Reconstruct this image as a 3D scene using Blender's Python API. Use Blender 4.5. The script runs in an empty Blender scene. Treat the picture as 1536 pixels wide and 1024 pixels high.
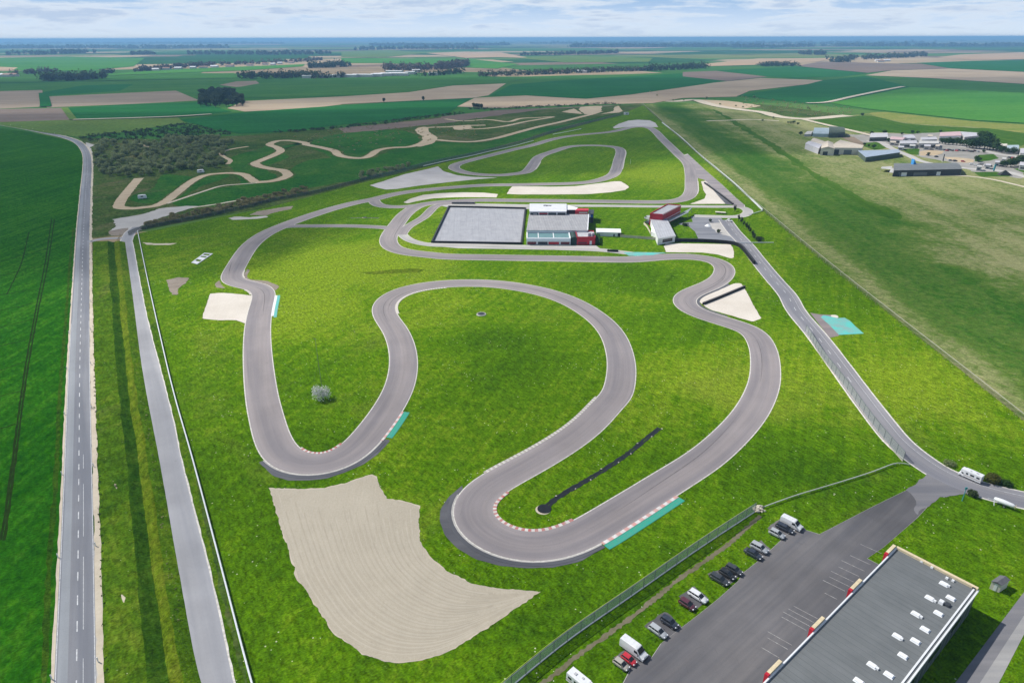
import bpy, bmesh, math, random
from mathutils import Vector, Matrix
random.seed(7)
C = bpy.context.scene.collection
SC = bpy.context.scene

# ------------------------------------------------------------------ camera
H = 88.0
FPX = 1000.0
PITCH = math.atan((512-57)/FPX)
ROLL = 0.0026
_r0 = Vector((1,0,0)); _u0 = Vector((0,math.sin(PITCH),math.cos(PITCH))); FW = Vector((0,math.cos(PITCH),-math.sin(PITCH)))
RT = _r0*math.cos(ROLL)-_u0*math.sin(ROLL); UP = _u0*math.cos(ROLL)+_r0*math.sin(ROLL)
cam = bpy.data.cameras.new('camera'); co = bpy.data.objects.new('camera', cam); C.objects.link(co)
m = Matrix((RT, UP, -FW)).transposed().to_4x4(); m.translation = (0,0,H); co.matrix_world = m
cam.sensor_width = 36; cam.lens = 36*FPX/1536; cam.clip_end = 300000; cam.clip_start = 0.5
SC.camera = co

def at(px, py, z=0.0):
    """a measured picture position -> the point of the level z in the world"""
    d = FW + RT*((px-768)/FPX) + UP*(-(py-512)/FPX)
    s = (z-H)/d.z
    return Vector((d.x*s, d.y*s, z))
def view(x0, y0, s):
    return lambda pts: [(x0+x/s, y0+y/s) for x, y in pts]
vA=view(540,180,5.908); vB=view(780,160,5.908); vC=view(940,170,5.908); vD=view(320,280,5.12); vE=view(960,330,6.025)
vF=view(560,290,9.307); vG=view(120,170,4.518); vH=view(380,600,5.12); vI=view(640,600,3.657); vJ=view(420,150,4.8)
vK=view(680,140,4.8); vL=view(1190,440,7.314); vN=view(960,130,4.8); vO=view(1240,800,4.571)
v1=view(0,0,2.994); v2=view(512,0,2.994); v3=view(1024,0,2.994); v4=view(0,342,2.994); v5=view(512,342,2.994); v6=view(1024,342,2.994)
v7=view(0,684,3); v8=view(512,684,3); v9=view(1024,684,3)
vP=view(1190,170,9.035); vQ=view(1350,170,8.258); vR=view(636,290,5.818); vS=view(880,290,5.908)

# ------------------------------------------------------------------ materials
class NB:
    def __init__(s, name):
        s.m = bpy.data.materials.new(name); s.m.use_nodes = True
        s.t = s.m.node_tree; s.n = s.t.nodes; s.l = s.t.links
        s.b = s.n['Principled BSDF']; s.out = s.n['Material Output']
        s.b.inputs['Roughness'].default_value = 0.9
        s.b.inputs['Specular IOR Level'].default_value = 0.2
    def new(s, t, **kw):
        x = s.n.new(t)
        for k, v in kw.items(): setattr(x, k, v)
        return x
    def link(s, a, b): s.l.new(a, b)
    def setin(s, sock, v):
        if isinstance(v, (int, float)): sock.default_value = v
        elif isinstance(v, tuple): sock.default_value = v if len(v) == len(sock.default_value) else (*v, 1)
        else: s.link(v, sock)
    def pos(s): return s.new('ShaderNodeNewGeometry').outputs['Position']
    def uv(s): return s.new('ShaderNodeUVMap').outputs[0]
    def mapping(s, vec, rot=0, scale=(1,1,1)):
        x = s.new('ShaderNodeMapping', vector_type='TEXTURE'); x.inputs['Rotation'].default_value = (0,0,rot)
        x.inputs['Scale'].default_value = tuple(1/k for k in scale)
        s.link(vec, x.inputs[0]); return x.outputs[0]
    def noise(s, vec, scale, detail=4, rough=.55, dist=0):
        x = s.new('ShaderNodeTexNoise'); s.link(vec, x.inputs['Vector'])
        x.inputs['Scale'].default_value = scale; x.inputs['Detail'].default_value = detail
        x.inputs['Roughness'].default_value = rough; x.inputs['Distortion'].default_value = dist
        return x.outputs[0]
    def math(s, op, a, b=0.0, c=None, clamp=False):
        x = s.new('ShaderNodeMath', operation=op, use_clamp=clamp)
        s.setin(x.inputs[0], a); s.setin(x.inputs[1], b)
        if c is not None: s.setin(x.inputs[2], c)
        return x.outputs[0]
    def ramp(s, f, stops, interp='LINEAR'):
        x = s.new('ShaderNodeValToRGB'); x.color_ramp.interpolation = interp
        e = x.color_ramp.elements
        while len(e) < len(stops): e.new(.5)
        for el, (p, c) in zip(e, stops):
            el.position = p; el.color = (*c, 1) if isinstance(c, tuple) else (c, c, c, 1)
        s.link(f, x.inputs[0]); return x.outputs[0]
    def mix(s, f, a, b, mode='MIX'):
        x = s.new('ShaderNodeMix', data_type='RGBA', blend_type=mode)
        s.setin(x.inputs[0], f); s.setin(x.inputs[6], a); s.setin(x.inputs[7], b)
        return x.outputs[2]
    def sep(s, vec):
        x = s.new('ShaderNodeSeparateXYZ'); s.link(vec, x.inputs[0]); return x.outputs
    def bump(s, h, strength=.5, dist=.2):
        x = s.new('ShaderNodeBump'); x.inputs['Strength'].default_value = strength; x.inputs['Distance'].default_value = dist
        s.link(h, x.inputs['Height']); s.link(x.outputs[0], s.b.inputs['Normal'])
    def color(s, c): s.setin(s.b.inputs['Base Color'], c); return s

MATS = {}
def plain(name, col, rough=.7, metal=0, vary=.15, scale=1.5, spec=.3):
    if name in MATS: return MATS[name]
    b = NB(name); p = b.pos()
    f = b.noise(p, scale, 5, .6)
    lo = tuple(c*(1-vary) for c in col); hi = tuple(min(1, c*(1+vary)) for c in col)
    b.color(b.ramp(f, [(.3, lo), (.7, hi)]))
    b.b.inputs['Roughness'].default_value = rough; b.b.inputs['Metallic'].default_value = metal
    b.b.inputs['Specular IOR Level'].default_value = spec
    MATS[name] = b.m; return b.m

def grass(name, dark, mid, light, fine=1.0, daisies=0.0, big=.012, dry=None, stripe=None, contrast=.5, midscale=.07, bumpk=.9, spots=(), band=None):
    b = NB(name); p = b.pos()
    n1 = b.noise(p, big, 4, .6, .6); n2 = b.noise(p, midscale, 5, .65, .8)
    pw = b.mapping(p, .6, (1, .45, 1))
    n3 = b.noise(pw, 1.25*fine, 3, .6, .4); n4 = b.noise(b.mapping(p, 2.1, (1, .55, 1)), 3.4*fine, 2, .55, .3)
    s = b.math('ADD', b.math('MULTIPLY', n1, .45), b.math('MULTIPLY', n2, .55))
    if stripe:
        ps = b.mapping(p, stripe[0], (1/stripe[1], 1/stripe[2], 1))
        n5 = b.noise(ps, 1.0, 4, .55); s = b.math('ADD', b.math('MULTIPLY', s, 1-stripe[3]), b.math('MULTIPLY', n5, stripe[3]))
    for cx, cy, r, am in spots:
        dd = b.new('ShaderNodeVectorMath', operation='DISTANCE'); b.link(p, dd.inputs[0]); dd.inputs[1].default_value = (cx, cy, 0)
        fo = b.math('SUBTRACT', 1.0, b.math('DIVIDE', b.math('ADD', dd.outputs['Value'], b.math('MULTIPLY', b.math('SUBTRACT', n1, .5), r*2.2)), r), clamp=True)
        s = b.math('ADD', s, b.math('MULTIPLY', b.math('SMOOTH_MIN', fo, .8, .3), am))
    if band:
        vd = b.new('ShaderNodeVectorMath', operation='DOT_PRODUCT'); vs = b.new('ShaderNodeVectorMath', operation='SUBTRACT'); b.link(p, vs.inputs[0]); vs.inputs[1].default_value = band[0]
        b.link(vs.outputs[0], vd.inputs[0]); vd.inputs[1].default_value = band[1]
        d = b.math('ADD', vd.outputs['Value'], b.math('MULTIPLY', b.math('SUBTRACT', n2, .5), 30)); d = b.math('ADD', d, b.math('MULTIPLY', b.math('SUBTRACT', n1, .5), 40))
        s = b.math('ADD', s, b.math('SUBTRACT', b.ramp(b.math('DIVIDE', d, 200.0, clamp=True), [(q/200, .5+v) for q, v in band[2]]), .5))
    n6 = b.noise(p, .33, 4, .6, .5); s = b.math('ADD', s, b.math('MULTIPLY', b.math('SUBTRACT', n6, .5), .42))
    c = b.ramp(s, [(.32, dark), (.5, mid), (.68, light)])
    if dry:
        d = b.ramp(b.noise(p, .02, 5, .7, 1.0), [(.55, 0.0), (.72, 1.0)]); c = b.mix(b.math('MULTIPLY', d, dry[1]), c, dry[0])
    t = b.math('ADD', b.math('MULTIPLY', n3, .5), b.math('MULTIPLY', n4, .5))
    k = b.ramp(t, [(.36, 1-contrast), (.5, 1.0), (.64, 1+contrast*1.2)])
    c = b.mix(1.0, c, k, 'MULTIPLY')
    if daisies:
        v = b.new('ShaderNodeTexVoronoi'); b.link(p, v.inputs['Vector']); v.inputs['Scale'].default_value = .8
        msk = b.noise(p, .11, 4, .7)
        r = b.math('MULTIPLY', b.math('MINIMUM', b.math('SUBTRACT', msk, .46, clamp=True), .11), daisies)
        f = b.math('LESS_THAN', v.outputs['Distance'], r)
        c = b.mix(b.math('MULTIPLY', f, .8), c, (.62, .64, .50))
    b.color(c); b.bump(t, bumpk, .35)
    b.b.inputs['Roughness'].default_value = 1; b.b.inputs['Specular IOR Level'].default_value = 0
    MATS[name] = b.m; return b.m

def soil(name, a, c, rot=.2, sx=60, sy=9, fine=.3):
    b = NB(name); p = b.pos()
    n = b.noise(b.mapping(p, rot, (1/sx, 1/sy, 1)), 1, 5, .6); n2 = b.noise(p, fine, 5, .65); n0 = b.noise(p, .006, 4, .6, .5)
    s = b.math('ADD', b.math('ADD', b.math('MULTIPLY', n, .4), b.math('MULTIPLY', n0, .35)), b.math('MULTIPLY', n2, .25))
    b.color(b.ramp(s, [(.36, a), (.64, c)])); b.bump(n2, .3, .3)
    MATS[name] = b.m; return b.m

def asphalt(name, col, width, streak=.16, patch=.12):
    b = NB(name); uv = b.uv(); p = b.pos()
    x, y, z = b.sep(uv)
    cc = b.new('ShaderNodeCombineXYZ'); b.link(b.math('MULTIPLY', x, .025), cc.inputs[0]); b.link(b.math('MULTIPLY', y, 1.1), cc.inputs[1])
    n = b.noise(cc.outputs[0], 1, 4, .6); n2 = b.noise(p, .09, 5, .65); n3 = b.noise(p, 4, 4, .7)
    lane = b.math('ABSOLUTE', b.math('DIVIDE', y, width/2))
    k = b.math('ADD', b.math('MULTIPLY', n, streak*2), b.math('MULTIPLY', n2, patch*2))
    k = b.math('ADD', k, b.math('MULTIPLY', n3, .16)); k = b.math('ADD', k, 1-streak-patch-.08)
    edge = b.ramp(lane, [(.55, 1.0), (.95, 1.12)])
    c = b.mix(1.0, col, k, 'MULTIPLY'); c = b.mix(1.0, c, edge, 'MULTIPLY')
    cl = b.new('ShaderNodeCombineXYZ'); b.link(b.math('MULTIPLY', x, .012), cl.inputs[0]); b.link(b.math('MULTIPLY', y, .28), cl.inputs[1])
    nl = b.noise(cl.outputs[0], 1, 3, .6); c = b.mix(b.ramp(nl, [(.42, 0.0), (.62, min(1, streak*2.6))]), c, tuple(q*w_ for q, w_ in zip(col, (.56,.60,.68))))
    n9 = b.noise(p, .03, 4, .6); c = b.mix(1.0, c, b.ramp(n9, [(.3, 1-patch), (.7, 1+patch)]), 'MULTIPLY')
    # faint cracks
    w = b.new('ShaderNodeTexVoronoi', feature='DISTANCE_TO_EDGE'); b.link(b.mapping(p, 0, (.16,.16,.16)), w.inputs['Vector']); 
    cr = b.math('MULTIPLY', b.math('LESS_THAN', w.outputs['Distance'], .006), .25)
    c = b.mix(cr, c, tuple(q*.45 for q in col))
    b.color(c); b.b.inputs['Roughness'].default_value = .85; b.b.inputs['Specular IOR Level'].default_value = .25
    MATS[name] = b.m; return b.m

def gravel(name, a, c, rot=0.0, lines=True):
    b = NB(name); p = b.pos()
    pr = b.mapping(p, rot, (1, 1, 1))
    # raked lines: long, gently bent
    w = b.noise(b.mapping(p, rot, (2.6, .045, 1)), 1.0, 4, .6, .5)
    n = b.noise(p, .06, 5, .65); n2 = b.noise(p, 2.5, 5, .7)
    s = b.math('ADD', b.math('MULTIPLY', w, .26 if lines else .1), b.math('MULTIPLY', n, .44)); s = b.math('ADD', s, b.math('MULTIPLY', n2, .30 if lines else .46))
    b.color(b.ramp(s, [(.36, a), (.62, c)])); b.bump(b.math('ADD', w, n2), .25, .15)
    MATS[name] = b.m; return b.m

def kerbmat(name, c1, c2, step=1.0):
    b = NB(name); x, y, z = b.sep(b.uv())
    f = b.math('LESS_THAN', b.math('FRACT', b.math('MULTIPLY', x, .5/step)), .5)
    n = b.noise(b.pos(), 1.1, 4, .7)
    c = b.mix(f, c1, c2); c = b.mix(b.ramp(n, [(.38, .12), (.68, .75)]), c, (.42,.38,.35))
    b.color(c); b.b.inputs['Roughness'].default_value = .6
    MATS[name] = b.m; return b.m

def wornpaint(name, col, under, amount=.45, scale=1.6):
    b = NB(name); n = b.noise(b.pos(), scale, 5, .7)
    b.color(b.mix(b.ramp(n, [(.5-.25*amount, 0.0), (.62+.3*(1-amount), 1.0)]), col, under)); MATS[name] = b.m; return b.m

def roofmat(name, a, c, rot, pitch, seam=.12):
    b = NB(name); p = b.pos(); x, y, z = b.sep(b.mapping(p, rot))
    f = b.math('FRACT', b.math('DIVIDE', x, pitch)); ln = b.math('LESS_THAN', f, seam)
    st = b.new('ShaderNodeCombineXYZ'); b.link(b.math('MULTIPLY', b.math('FLOOR', b.math('DIVIDE', x, pitch)), 7.31), st.inputs[0]); b.link(b.math('MULTIPLY', y, .12), st.inputs[1])
    n = b.noise(st.outputs[0], 1, 3, .6); n2 = b.noise(p, .25, 5, .65); n3 = b.noise(b.mapping(p, rot, (1.2, .06, 1)), 1, 4, .6)
    s = b.math('ADD', b.math('ADD', b.math('MULTIPLY', n, .28), b.math('MULTIPLY', n2, .40)), b.math('MULTIPLY', n3, .32))
    cc = b.ramp(s, [(.34, a), (.66, c)]); cc = b.mix(b.math('MULTIPLY', ln, .45), cc, tuple(q*.5 for q in a))
    b.color(cc); b.b.inputs['Roughness'].default_value = .65; b.bump(ln, -.3, .05)
    MATS[name] = b.m; return b.m

def foliage(name, a, c, trans=.25, scale=.6):
    b = NB(name); p = b.pos(); oi = b.new('ShaderNodeObjectInfo')
    n = b.noise(p, scale, 3, .6); n2 = b.noise(p, 4*scale, 2, .6)
    s = b.math('ADD', b.math('MULTIPLY', n, .55), b.math('MULTIPLY', n2, .25)); s = b.math('ADD', s, b.math('MULTIPLY', oi.outputs['Random'], .2))
    col = b.ramp(s, [(.3, a), (.7, c)]); b.color(col)
    t = b.new('ShaderNodeBsdfTranslucent'); b.link(col, t.inputs[0])
    mx = b.new('ShaderNodeMixShader'); mx.inputs[0].default_value = trans
    b.link(b.b.outputs[0], mx.inputs[1]); b.link(t.outputs[0], mx.inputs[2]); b.link(mx.outputs[0], b.out.inputs[0])
    b.b.inputs['Specular IOR Level'].default_value = .1
    MATS[name] = b.m; return b.m

def meshmat(name, col, open_=.5, pitch=.6):
    b = NB(name); x, y, z = b.sep(b.uv())
    fx = b.math('FRACT', b.math('DIVIDE', b.math('ADD', x, y), pitch)); fy = b.math('FRACT', b.math('DIVIDE', b.math('SUBTRACT', x, y), pitch))
    w = b.math('MAXIMUM', b.math('LESS_THAN', fx, 1-math.sqrt(open_)), b.math('LESS_THAN', fy, 1-math.sqrt(open_)))
    t = b.new('ShaderNodeBsdfTransparent'); mx = b.new('ShaderNodeMixShader')
    b.link(w, mx.inputs[0]); b.link(t.outputs[0], mx.inputs[1]); b.link(b.b.outputs[0], mx.inputs[2]); b.link(mx.outputs[0], b.out.inputs[0])
    b.color(col); b.b.inputs['Metallic'].default_value = .3; b.b.inputs['Roughness'].default_value = .5
    MATS[name] = b.m; return b.m

def glassmat(name, col=(.02,.025,.03)):
    b = NB(name); b.color(col); b.b.inputs['Roughness'].default_value = .08; b.b.inputs['Specular IOR Level'].default_value = .6
    MATS[name] = b.m; return b.m
def carpaint(name, col):
    b = NB(name); n = b.noise(b.pos(), 2.2, 4, .6); b.color(b.mix(b.ramp(n, [(.5, 0.0), (.8, .25)]), col, (.25,.24,.22)))
    b.b.inputs['Roughness'].default_value = .32; b.b.inputs['Specular IOR Level'].default_value = .5; b.b.inputs['Coat Weight'].default_value = .5
    MATS[name] = b.m; return b.m

# ------------------------------------------------------------------ mesh helpers
def link(name, me, mat=None, parent=None):
    o = bpy.data.objects.new(name, me); C.objects.link(o)
    if mat is not None:
        for q in (mat if isinstance(mat, (list, tuple)) else [mat]): me.materials.append(q)
    if parent is not None: o.parent = parent
    return o
def from_bm(name, bm, mat=None, parent=None, smooth=False):
    bmesh.ops.recalc_face_normals(bm, faces=bm.faces)
    me = bpy.data.meshes.new(name); bm.to_mesh(me); bm.free()
    if smooth:
        for p in me.polygons: p.use_smooth = True
    return link(name, me, mat, parent)
def struct(o): o['kind'] = 'structure'; return o
def stuff(o): o['kind'] = 'stuff'; return o
def tag(o, label, cat, group=None):
    o['label'] = label; o['category'] = cat
    if group: o['group'] = group
    return o
def empty(name, loc=(0,0,0), rz=0):
    o = bpy.data.objects.new(name, None); C.objects.link(o); o.location = loc; o.rotation_euler = (0,0,rz); o.empty_display_size = .3
    return o
def copy_tree(o, parent=None):
    c = o.copy(); C.objects.link(c)
    if parent is not None: c.parent = parent
    for ch in [x for x in C.objects if x.parent == o]: copy_tree(ch, c)
    return c

def catmull(pts, closed=False, n=14):
    out = []; N = len(pts); P = [Vector((x, y, 0)) for x, y in pts]
    for i in range(N if closed else N-1):
        p1 = P[i]; p2 = P[(i+1) % N]
        p0 = P[(i-1) % N] if (closed or i > 0) else p1*2-p2
        p3 = P[(i+2) % N] if (closed or i+2 < N) else p2*2-p1
        # centripetal
        t0 = 0; t1 = max(1e-4, (p1-p0).length**.5); t2 = t1+max(1e-4, (p2-p1).length**.5); t3 = t2+max(1e-4, (p3-p2).length**.5)
        for k in range(n):
            t = t1+(t2-t1)*k/n
            a1 = p0*((t1-t)/(t1-t0))+p1*((t-t0)/(t1-t0)); a2 = p1*((t2-t)/(t2-t1))+p2*((t-t1)/(t2-t1)); a3 = p2*((t3-t)/(t3-t2))+p3*((t-t2)/(t3-t2))
            b1 = a1*((t2-t)/(t2-t0))+a2*((t-t0)/(t2-t0)); b2 = a2*((t3-t)/(t3-t1))+a3*((t-t1)/(t3-t1))
            q = b1*((t2-t)/(t2-t1))+b2*((t-t1)/(t2-t1)); out.append((q.x, q.y))
    if not closed: out.append(pts[-1])
    return out
def resample(P, step, closed=False):
    if closed: P = P+[P[0]]
    d = [0]
    for a, b in zip(P, P[1:]): d.append(d[-1]+(b-a).length)
    n = max(2, int(d[-1]/step)); out = []; j = 0
    for k in range(n if closed else n+1):
        t = d[-1]*k/n
        while j < len(P)-2 and d[j+1] < t: j += 1
        f = (t-d[j])/max(1e-9, d[j+1]-d[j]); out.append(P[j].lerp(P[j+1], f))
    return out
def smooth_path(P, closed, it):
    for _ in range(it):
        Q = P[:]; N = len(P)
        for i in range(N):
            if not closed and (i == 0 or i == N-1): continue
            Q[i] = P[(i-1) % N]*.25+P[i]*.5+P[(i+1) % N]*.25
        P = Q
    return P
def path(px, step=2.0, closed=False, it=6, straight=False):
    pp = px if straight else catmull(px, closed)
    P = [at(x, y) for x, y in pp]
    P = resample(P, step, closed)
    return smooth_path(P, closed, it)
def normals(P, closed=False):
    N = len(P); out = []
    for i in range(N):
        a = P[(i-1) % N] if (closed or i > 0) else P[i]; b = P[(i+1) % N] if (closed or i < N-1) else P[i]
        t = (b-a); t.z = 0; t.normalize(); out.append(Vector((-t.y, t.x, 0)))
    return out
def ribbon_bm(P, o0, o1, z, closed=False, bm=None, z1=None, jitter=0):
    """strip between offsets o0 and o1 (left positive) of the path; UV in metres"""
    bm = bm or bmesh.new(); uvl = bm.loops.layers.uv.verify()
    Nn = normals(P, closed); vs = []; s = 0; S = []
    for i, p in enumerate(P):
        if i: s += (P[i]-P[i-1]).length
        S.append(s)
        w0 = o0(i) if callable(o0) else o0; w1 = o1(i) if callable(o1) else o1
        if jitter: w0 += random.uniform(-jitter, jitter); w1 += random.uniform(-jitter, jitter)
        a = p+Nn[i]*w0; b = p+Nn[i]*w1
        vs.append((bm.verts.new((a.x, a.y, z)), bm.verts.new((b.x, b.y, z if z1 is None else z1)), w0, w1))
    N = len(P)
    for i in range(N if closed else N-1):
        j = (i+1) % N; s1 = S[j] if j else s+(P[0]-P[-1]).length
        f = bm.faces.new((vs[i][0], vs[j][0], vs[j][1], vs[i][1]))
        for lp, uv in zip(f.loops, ((S[i], vs[i][2]), (s1, vs[j][2]), (s1, vs[j][3]), (S[i], vs[i][3]))): lp[uvl].uv = uv
    return bm
def up(bm):
    for f in bm.faces:
        f.normal_update()
        if f.normal.z < 0: f.normal_flip()
    return bm
def flat(name, bm, mat):
    up(bm); me = bpy.data.meshes.new(name); bm.to_mesh(me); bm.free(); return struct(link(name, me, mat))
_zg = [0.0]
def ribbon(name, px, w, z, mat, closed=False, it=6, step=2.0, jitter=0, straight=False):
    P = path(px, step, closed, it, straight)
    return flat(name, ribbon_bm(P, w/2, -w/2, z, closed, jitter=jitter), mat)
def rough_edge(pts, amp, step):
    """world outline with small irregular steps in and out"""
    Q = resample(pts, step, True); N = len(Q); nn = normals(Q, True); r = 0; out = []
    for i in range(N):
        r = r*.6+random.uniform(-amp, amp); out.append(Q[i]+nn[i]*r)
    return out
def poly(name, px, z, mat, smooth=False, rough=0, step=1.5, uvrot=0.0):
    pp = catmull(px, True, 8) if smooth else px
    W = [at(x, y) for x, y in pp]
    if rough: W = rough_edge(W, rough, step)
    bm = bmesh.new(); uvl = bm.loops.layers.uv.verify()
    f = bm.faces.new([bm.verts.new((p.x, p.y, z)) for p in W])
    cr, sr = math.cos(uvrot), math.sin(uvrot)
    for lp in f.loops: lp[uvl].uv = (lp.vert.co.x*cr+lp.vert.co.y*sr, lp.vert.co.y*cr-lp.vert.co.x*sr)
    f.normal_update()
    bmesh.ops.triangulate(bm, faces=[f], ngon_method='EAR_CLIP')
    return flat(name, bm, mat)
def box(bm, c, s, rz=0, mi=0, taper=0):
    cx, cy, cz = c; sx, sy, sz = (q/2 for q in s); vs = []
    for dz in (-1, 1):
        k = 1-(taper if dz > 0 else 0)
        for dx, dy in ((-1,-1),(1,-1),(1,1),(-1,1)):
            x, y = dx*sx*k, dy*sy*k
            vs.append(bm.verts.new((cx+x*math.cos(rz)-y*math.sin(rz), cy+x*math.sin(rz)+y*math.cos(rz), cz+dz*sz)))
    for q in ((3,2,1,0),(4,5,6,7),(0,1,5,4),(1,2,6,5),(2,3,7,6),(3,0,4,7)):
        bm.faces.new([vs[i] for i in q]).material_index = mi
    return bm
def cyl(bm, c, r, h, n=10, r2=None, axis='z', mi=0):
    r2 = r if r2 is None else r2; a = []; b = []
    for i in range(n):
        t = 2*math.pi*i/n; x, y = math.cos(t), math.sin(t)
        if axis == 'z': a.append(bm.verts.new((c[0]+r*x, c[1]+r*y, c[2]))); b.append(bm.verts.new((c[0]+r2*x, c[1]+r2*y, c[2]+h)))
        elif axis == 'y': a.append(bm.verts.new((c[0]+r*x, c[1], c[2]+r*y))); b.append(bm.verts.new((c[0]+r2*x, c[1]+h, c[2]+r2*y)))
        else: a.append(bm.verts.new((c[0], c[1]+r*x, c[2]+r*y))); b.append(bm.verts.new((c[0]+h, c[1]+r2*x, c[2]+r2*y)))
    for i in range(n):
        j = (i+1) % n; bm.faces.new((a[i], a[j], b[j], b[i])).material_index = mi
    bm.faces.new(a[::-1]).material_index = mi; bm.faces.new(b).material_index = mi
    return bm
def loft(bm, rings, mi=0, cap=True):
    V = [[bm.verts.new(p) for p in r] for r in rings]; n = len(V[0])
    for a, b in zip(V, V[1:]):
        for i in range(n):
            j = (i+1) % n; bm.faces.new((a[i], a[j], b[j], b[i])).material_index = mi
    if cap: bm.faces.new(V[0][::-1]).material_index = mi; bm.faces.new(V[-1]).material_index = mi
    return bm
def bar(bm, a, b, r, mi=0, n=6):
    a = Vector(a); b = Vector(b); d = (b-a).normalized(); u = d.orthogonal().normalized(); v = d.cross(u)
    loft(bm, [[p+u*(r*math.cos(2*math.pi*i/n))+v*(r*math.sin(2*math.pi*i/n)) for i in range(n)] for p in (a, b)], mi)
    return bm
# ------------------------------------------------------------------ sun, sky
SUN_EL = 48.0
SUN_AZ = Vector((-.90, .436, 0)).normalized()          # towards the sun, horizontally
poly_ = None
sd = SUN_AZ*math.cos(math.radians(SUN_EL))+Vector((0,0,math.sin(math.radians(SUN_EL))))
L = bpy.data.lights.new('sun', 'SUN'); L.energy = 4.8; L.angle = math.radians(.53); L.color = (1, .955, .88)
lo = bpy.data.objects.new('sun', L); C.objects.link(lo); lo.rotation_euler = sd.to_track_quat('Z', 'Y').to_euler()
W = bpy.data.worlds.new('World'); SC.world = W; W.use_nodes = True
wt = W.node_tree; bg = wt.nodes['Background']
sky = wt.nodes.new('ShaderNodeTexSky'); sky.sky_type = 'NISHITA'; sky.sun_disc = False
sky.sun_elevation = math.radians(SUN_EL); sky.sun_rotation = math.atan2(SUN_AZ.x, SUN_AZ.y)
sky.air_density = 1.0; sky.dust_density = .6; sky.ozone_density = 1.4
class WB(NB):
    def __init__(s, t): s.t = t; s.n = t.nodes; s.l = t.links
w = WB(wt)
tc = w.new('ShaderNodeTexCoord'); x, y, z = w.sep(tc.outputs['Generated'])
zz = w.math('ADD', w.math('MAXIMUM', z, 0.0), .012)
cb = w.new('ShaderNodeCombineXYZ'); w.link(w.math('DIVIDE', x, zz), cb.inputs[0]); w.link(w.math('DIVIDE', y, zz), cb.inputs[1])
big = w.noise(w.mapping(tc.outputs['Generated'], 0, (5.5, 5.5, 46)), 1.0, 7, .6, .5)
fin = w.noise(w.mapping(tc.outputs['Generated'], 0, (22, 22, 130)), 1.0, 5, .6, .3)
s_ = w.math('ADD', w.math('MULTIPLY', big, .7), w.math('MULTIPLY', fin, .3))
cov = w.ramp(w.math('ADD', s_, w.math('MULTIPLY', w.math('SUBTRACT', w.math('MINIMUM', z, .06), .02), 1.6)), [(.45, 0.0), (.56, 1.0)])
shade = w.ramp(s_, [(.44, (8.9, 9.4, 9.9)), (.50, (8.2, 8.9, 9.7)), (.60, (5.2, 6.4, 8.3))])
low = w.ramp(z, [(.03, 1.0), (.40, 0.0)])
veil = w.mix(low, sky.outputs[0], w.ramp(z, [(0.0, (7.7, 8.7, 9.7)), (.014, (6.6, 7.9, 9.6)), (.045, (3.7, 5.6, 8.4))]))
thin = w.math('MULTIPLY', cov, w.math('MULTIPLY', w.ramp(z, [(.004, .35), (.022, .9)]), w.ramp(z, [(.12, 1.0), (.32, .18)])))
skyc = w.mix(thin, veil, shade)
w.link(skyc, bg.inputs[0]); bg.inputs[1].default_value = .085
SC.view_settings.view_transform = 'Standard'; SC.view_settings.look = 'None'; SC.view_settings.exposure = .22; SC.view_settings.gamma = 1
SC.cycles.transparent_max_bounces = 16; SC.cycles.use_denoising = True

# ------------------------------------------------------------------ materials of the land
_sp = [(*at(560,900).xy, 12, .0), (*at(520,400).xy, 70, .30), (*at(440,480).xy, 34, .16), (*at(640,470).xy, 22, .10), (*at(1000,262).xy, 60, .28), (*at(1330,560).xy, 42, .20), (*at(1100,560).xy, 26, .16), (*at(980,590).xy, 28, .14), (*at(700,315).xy, 40, .20), (*at(620,760).xy, 26, .06), (*at(750,550).xy, 34, -.09), (*at(1150,740).xy, 30, -.10), (*at(860,920).xy, 24, -.15), (*at(330,760).xy, 34, -.14), (*at(1250,420).xy, 40, -.12), (*at(880,420).xy, 34, -.06), (*at(1450,850).xy, 20, .04)]  # positive spots paint sunlit areas brighter into the grass colour; negative ones darken it
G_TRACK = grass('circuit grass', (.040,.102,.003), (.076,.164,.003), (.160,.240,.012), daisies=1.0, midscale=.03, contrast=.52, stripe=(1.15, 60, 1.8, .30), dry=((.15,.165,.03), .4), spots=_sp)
G_FIELD = grass('young wheat', (.008,.060,.002), (.019,.098,.003), (.048,.150,.007), fine=.8, stripe=(1.52, 90, 2.6, .48), contrast=.42, midscale=.03)
G_VERGE = grass('verge grass', (.030,.078,.005), (.062,.125,.006), (.13,.18,.016), daisies=.6, contrast=.5, midscale=.10, dry=((.15,.135,.05), .5))
G_DITCH = grass('ditch grass', (.014,.048,.004), (.030,.076,.005), (.058,.11,.009), contrast=.5, midscale=.12)
G_BANK = grass('bank grass', (.052,.10,.005), (.092,.138,.007), (.145,.17,.018), contrast=.5, midscale=.12, stripe=(1.42, 40, 1.2, .5))
_fd = (at(1536,630)-at(965,157)); FANG = math.atan2(_fd.y, _fd.x)
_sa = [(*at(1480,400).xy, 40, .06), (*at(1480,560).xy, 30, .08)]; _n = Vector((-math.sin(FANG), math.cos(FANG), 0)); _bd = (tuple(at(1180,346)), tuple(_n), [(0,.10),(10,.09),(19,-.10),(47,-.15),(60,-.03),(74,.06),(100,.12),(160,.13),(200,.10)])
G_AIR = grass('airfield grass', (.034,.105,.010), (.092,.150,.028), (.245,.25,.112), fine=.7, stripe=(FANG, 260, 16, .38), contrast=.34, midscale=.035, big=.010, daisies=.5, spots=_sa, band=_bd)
G_AIRGREEN = grass('airfield green strip', (.026,.085,.008), (.05,.115,.012), (.085,.15,.022), fine=.7, stripe=(FANG, 200, 6, .4), contrast=.25, midscale=.04)
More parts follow.
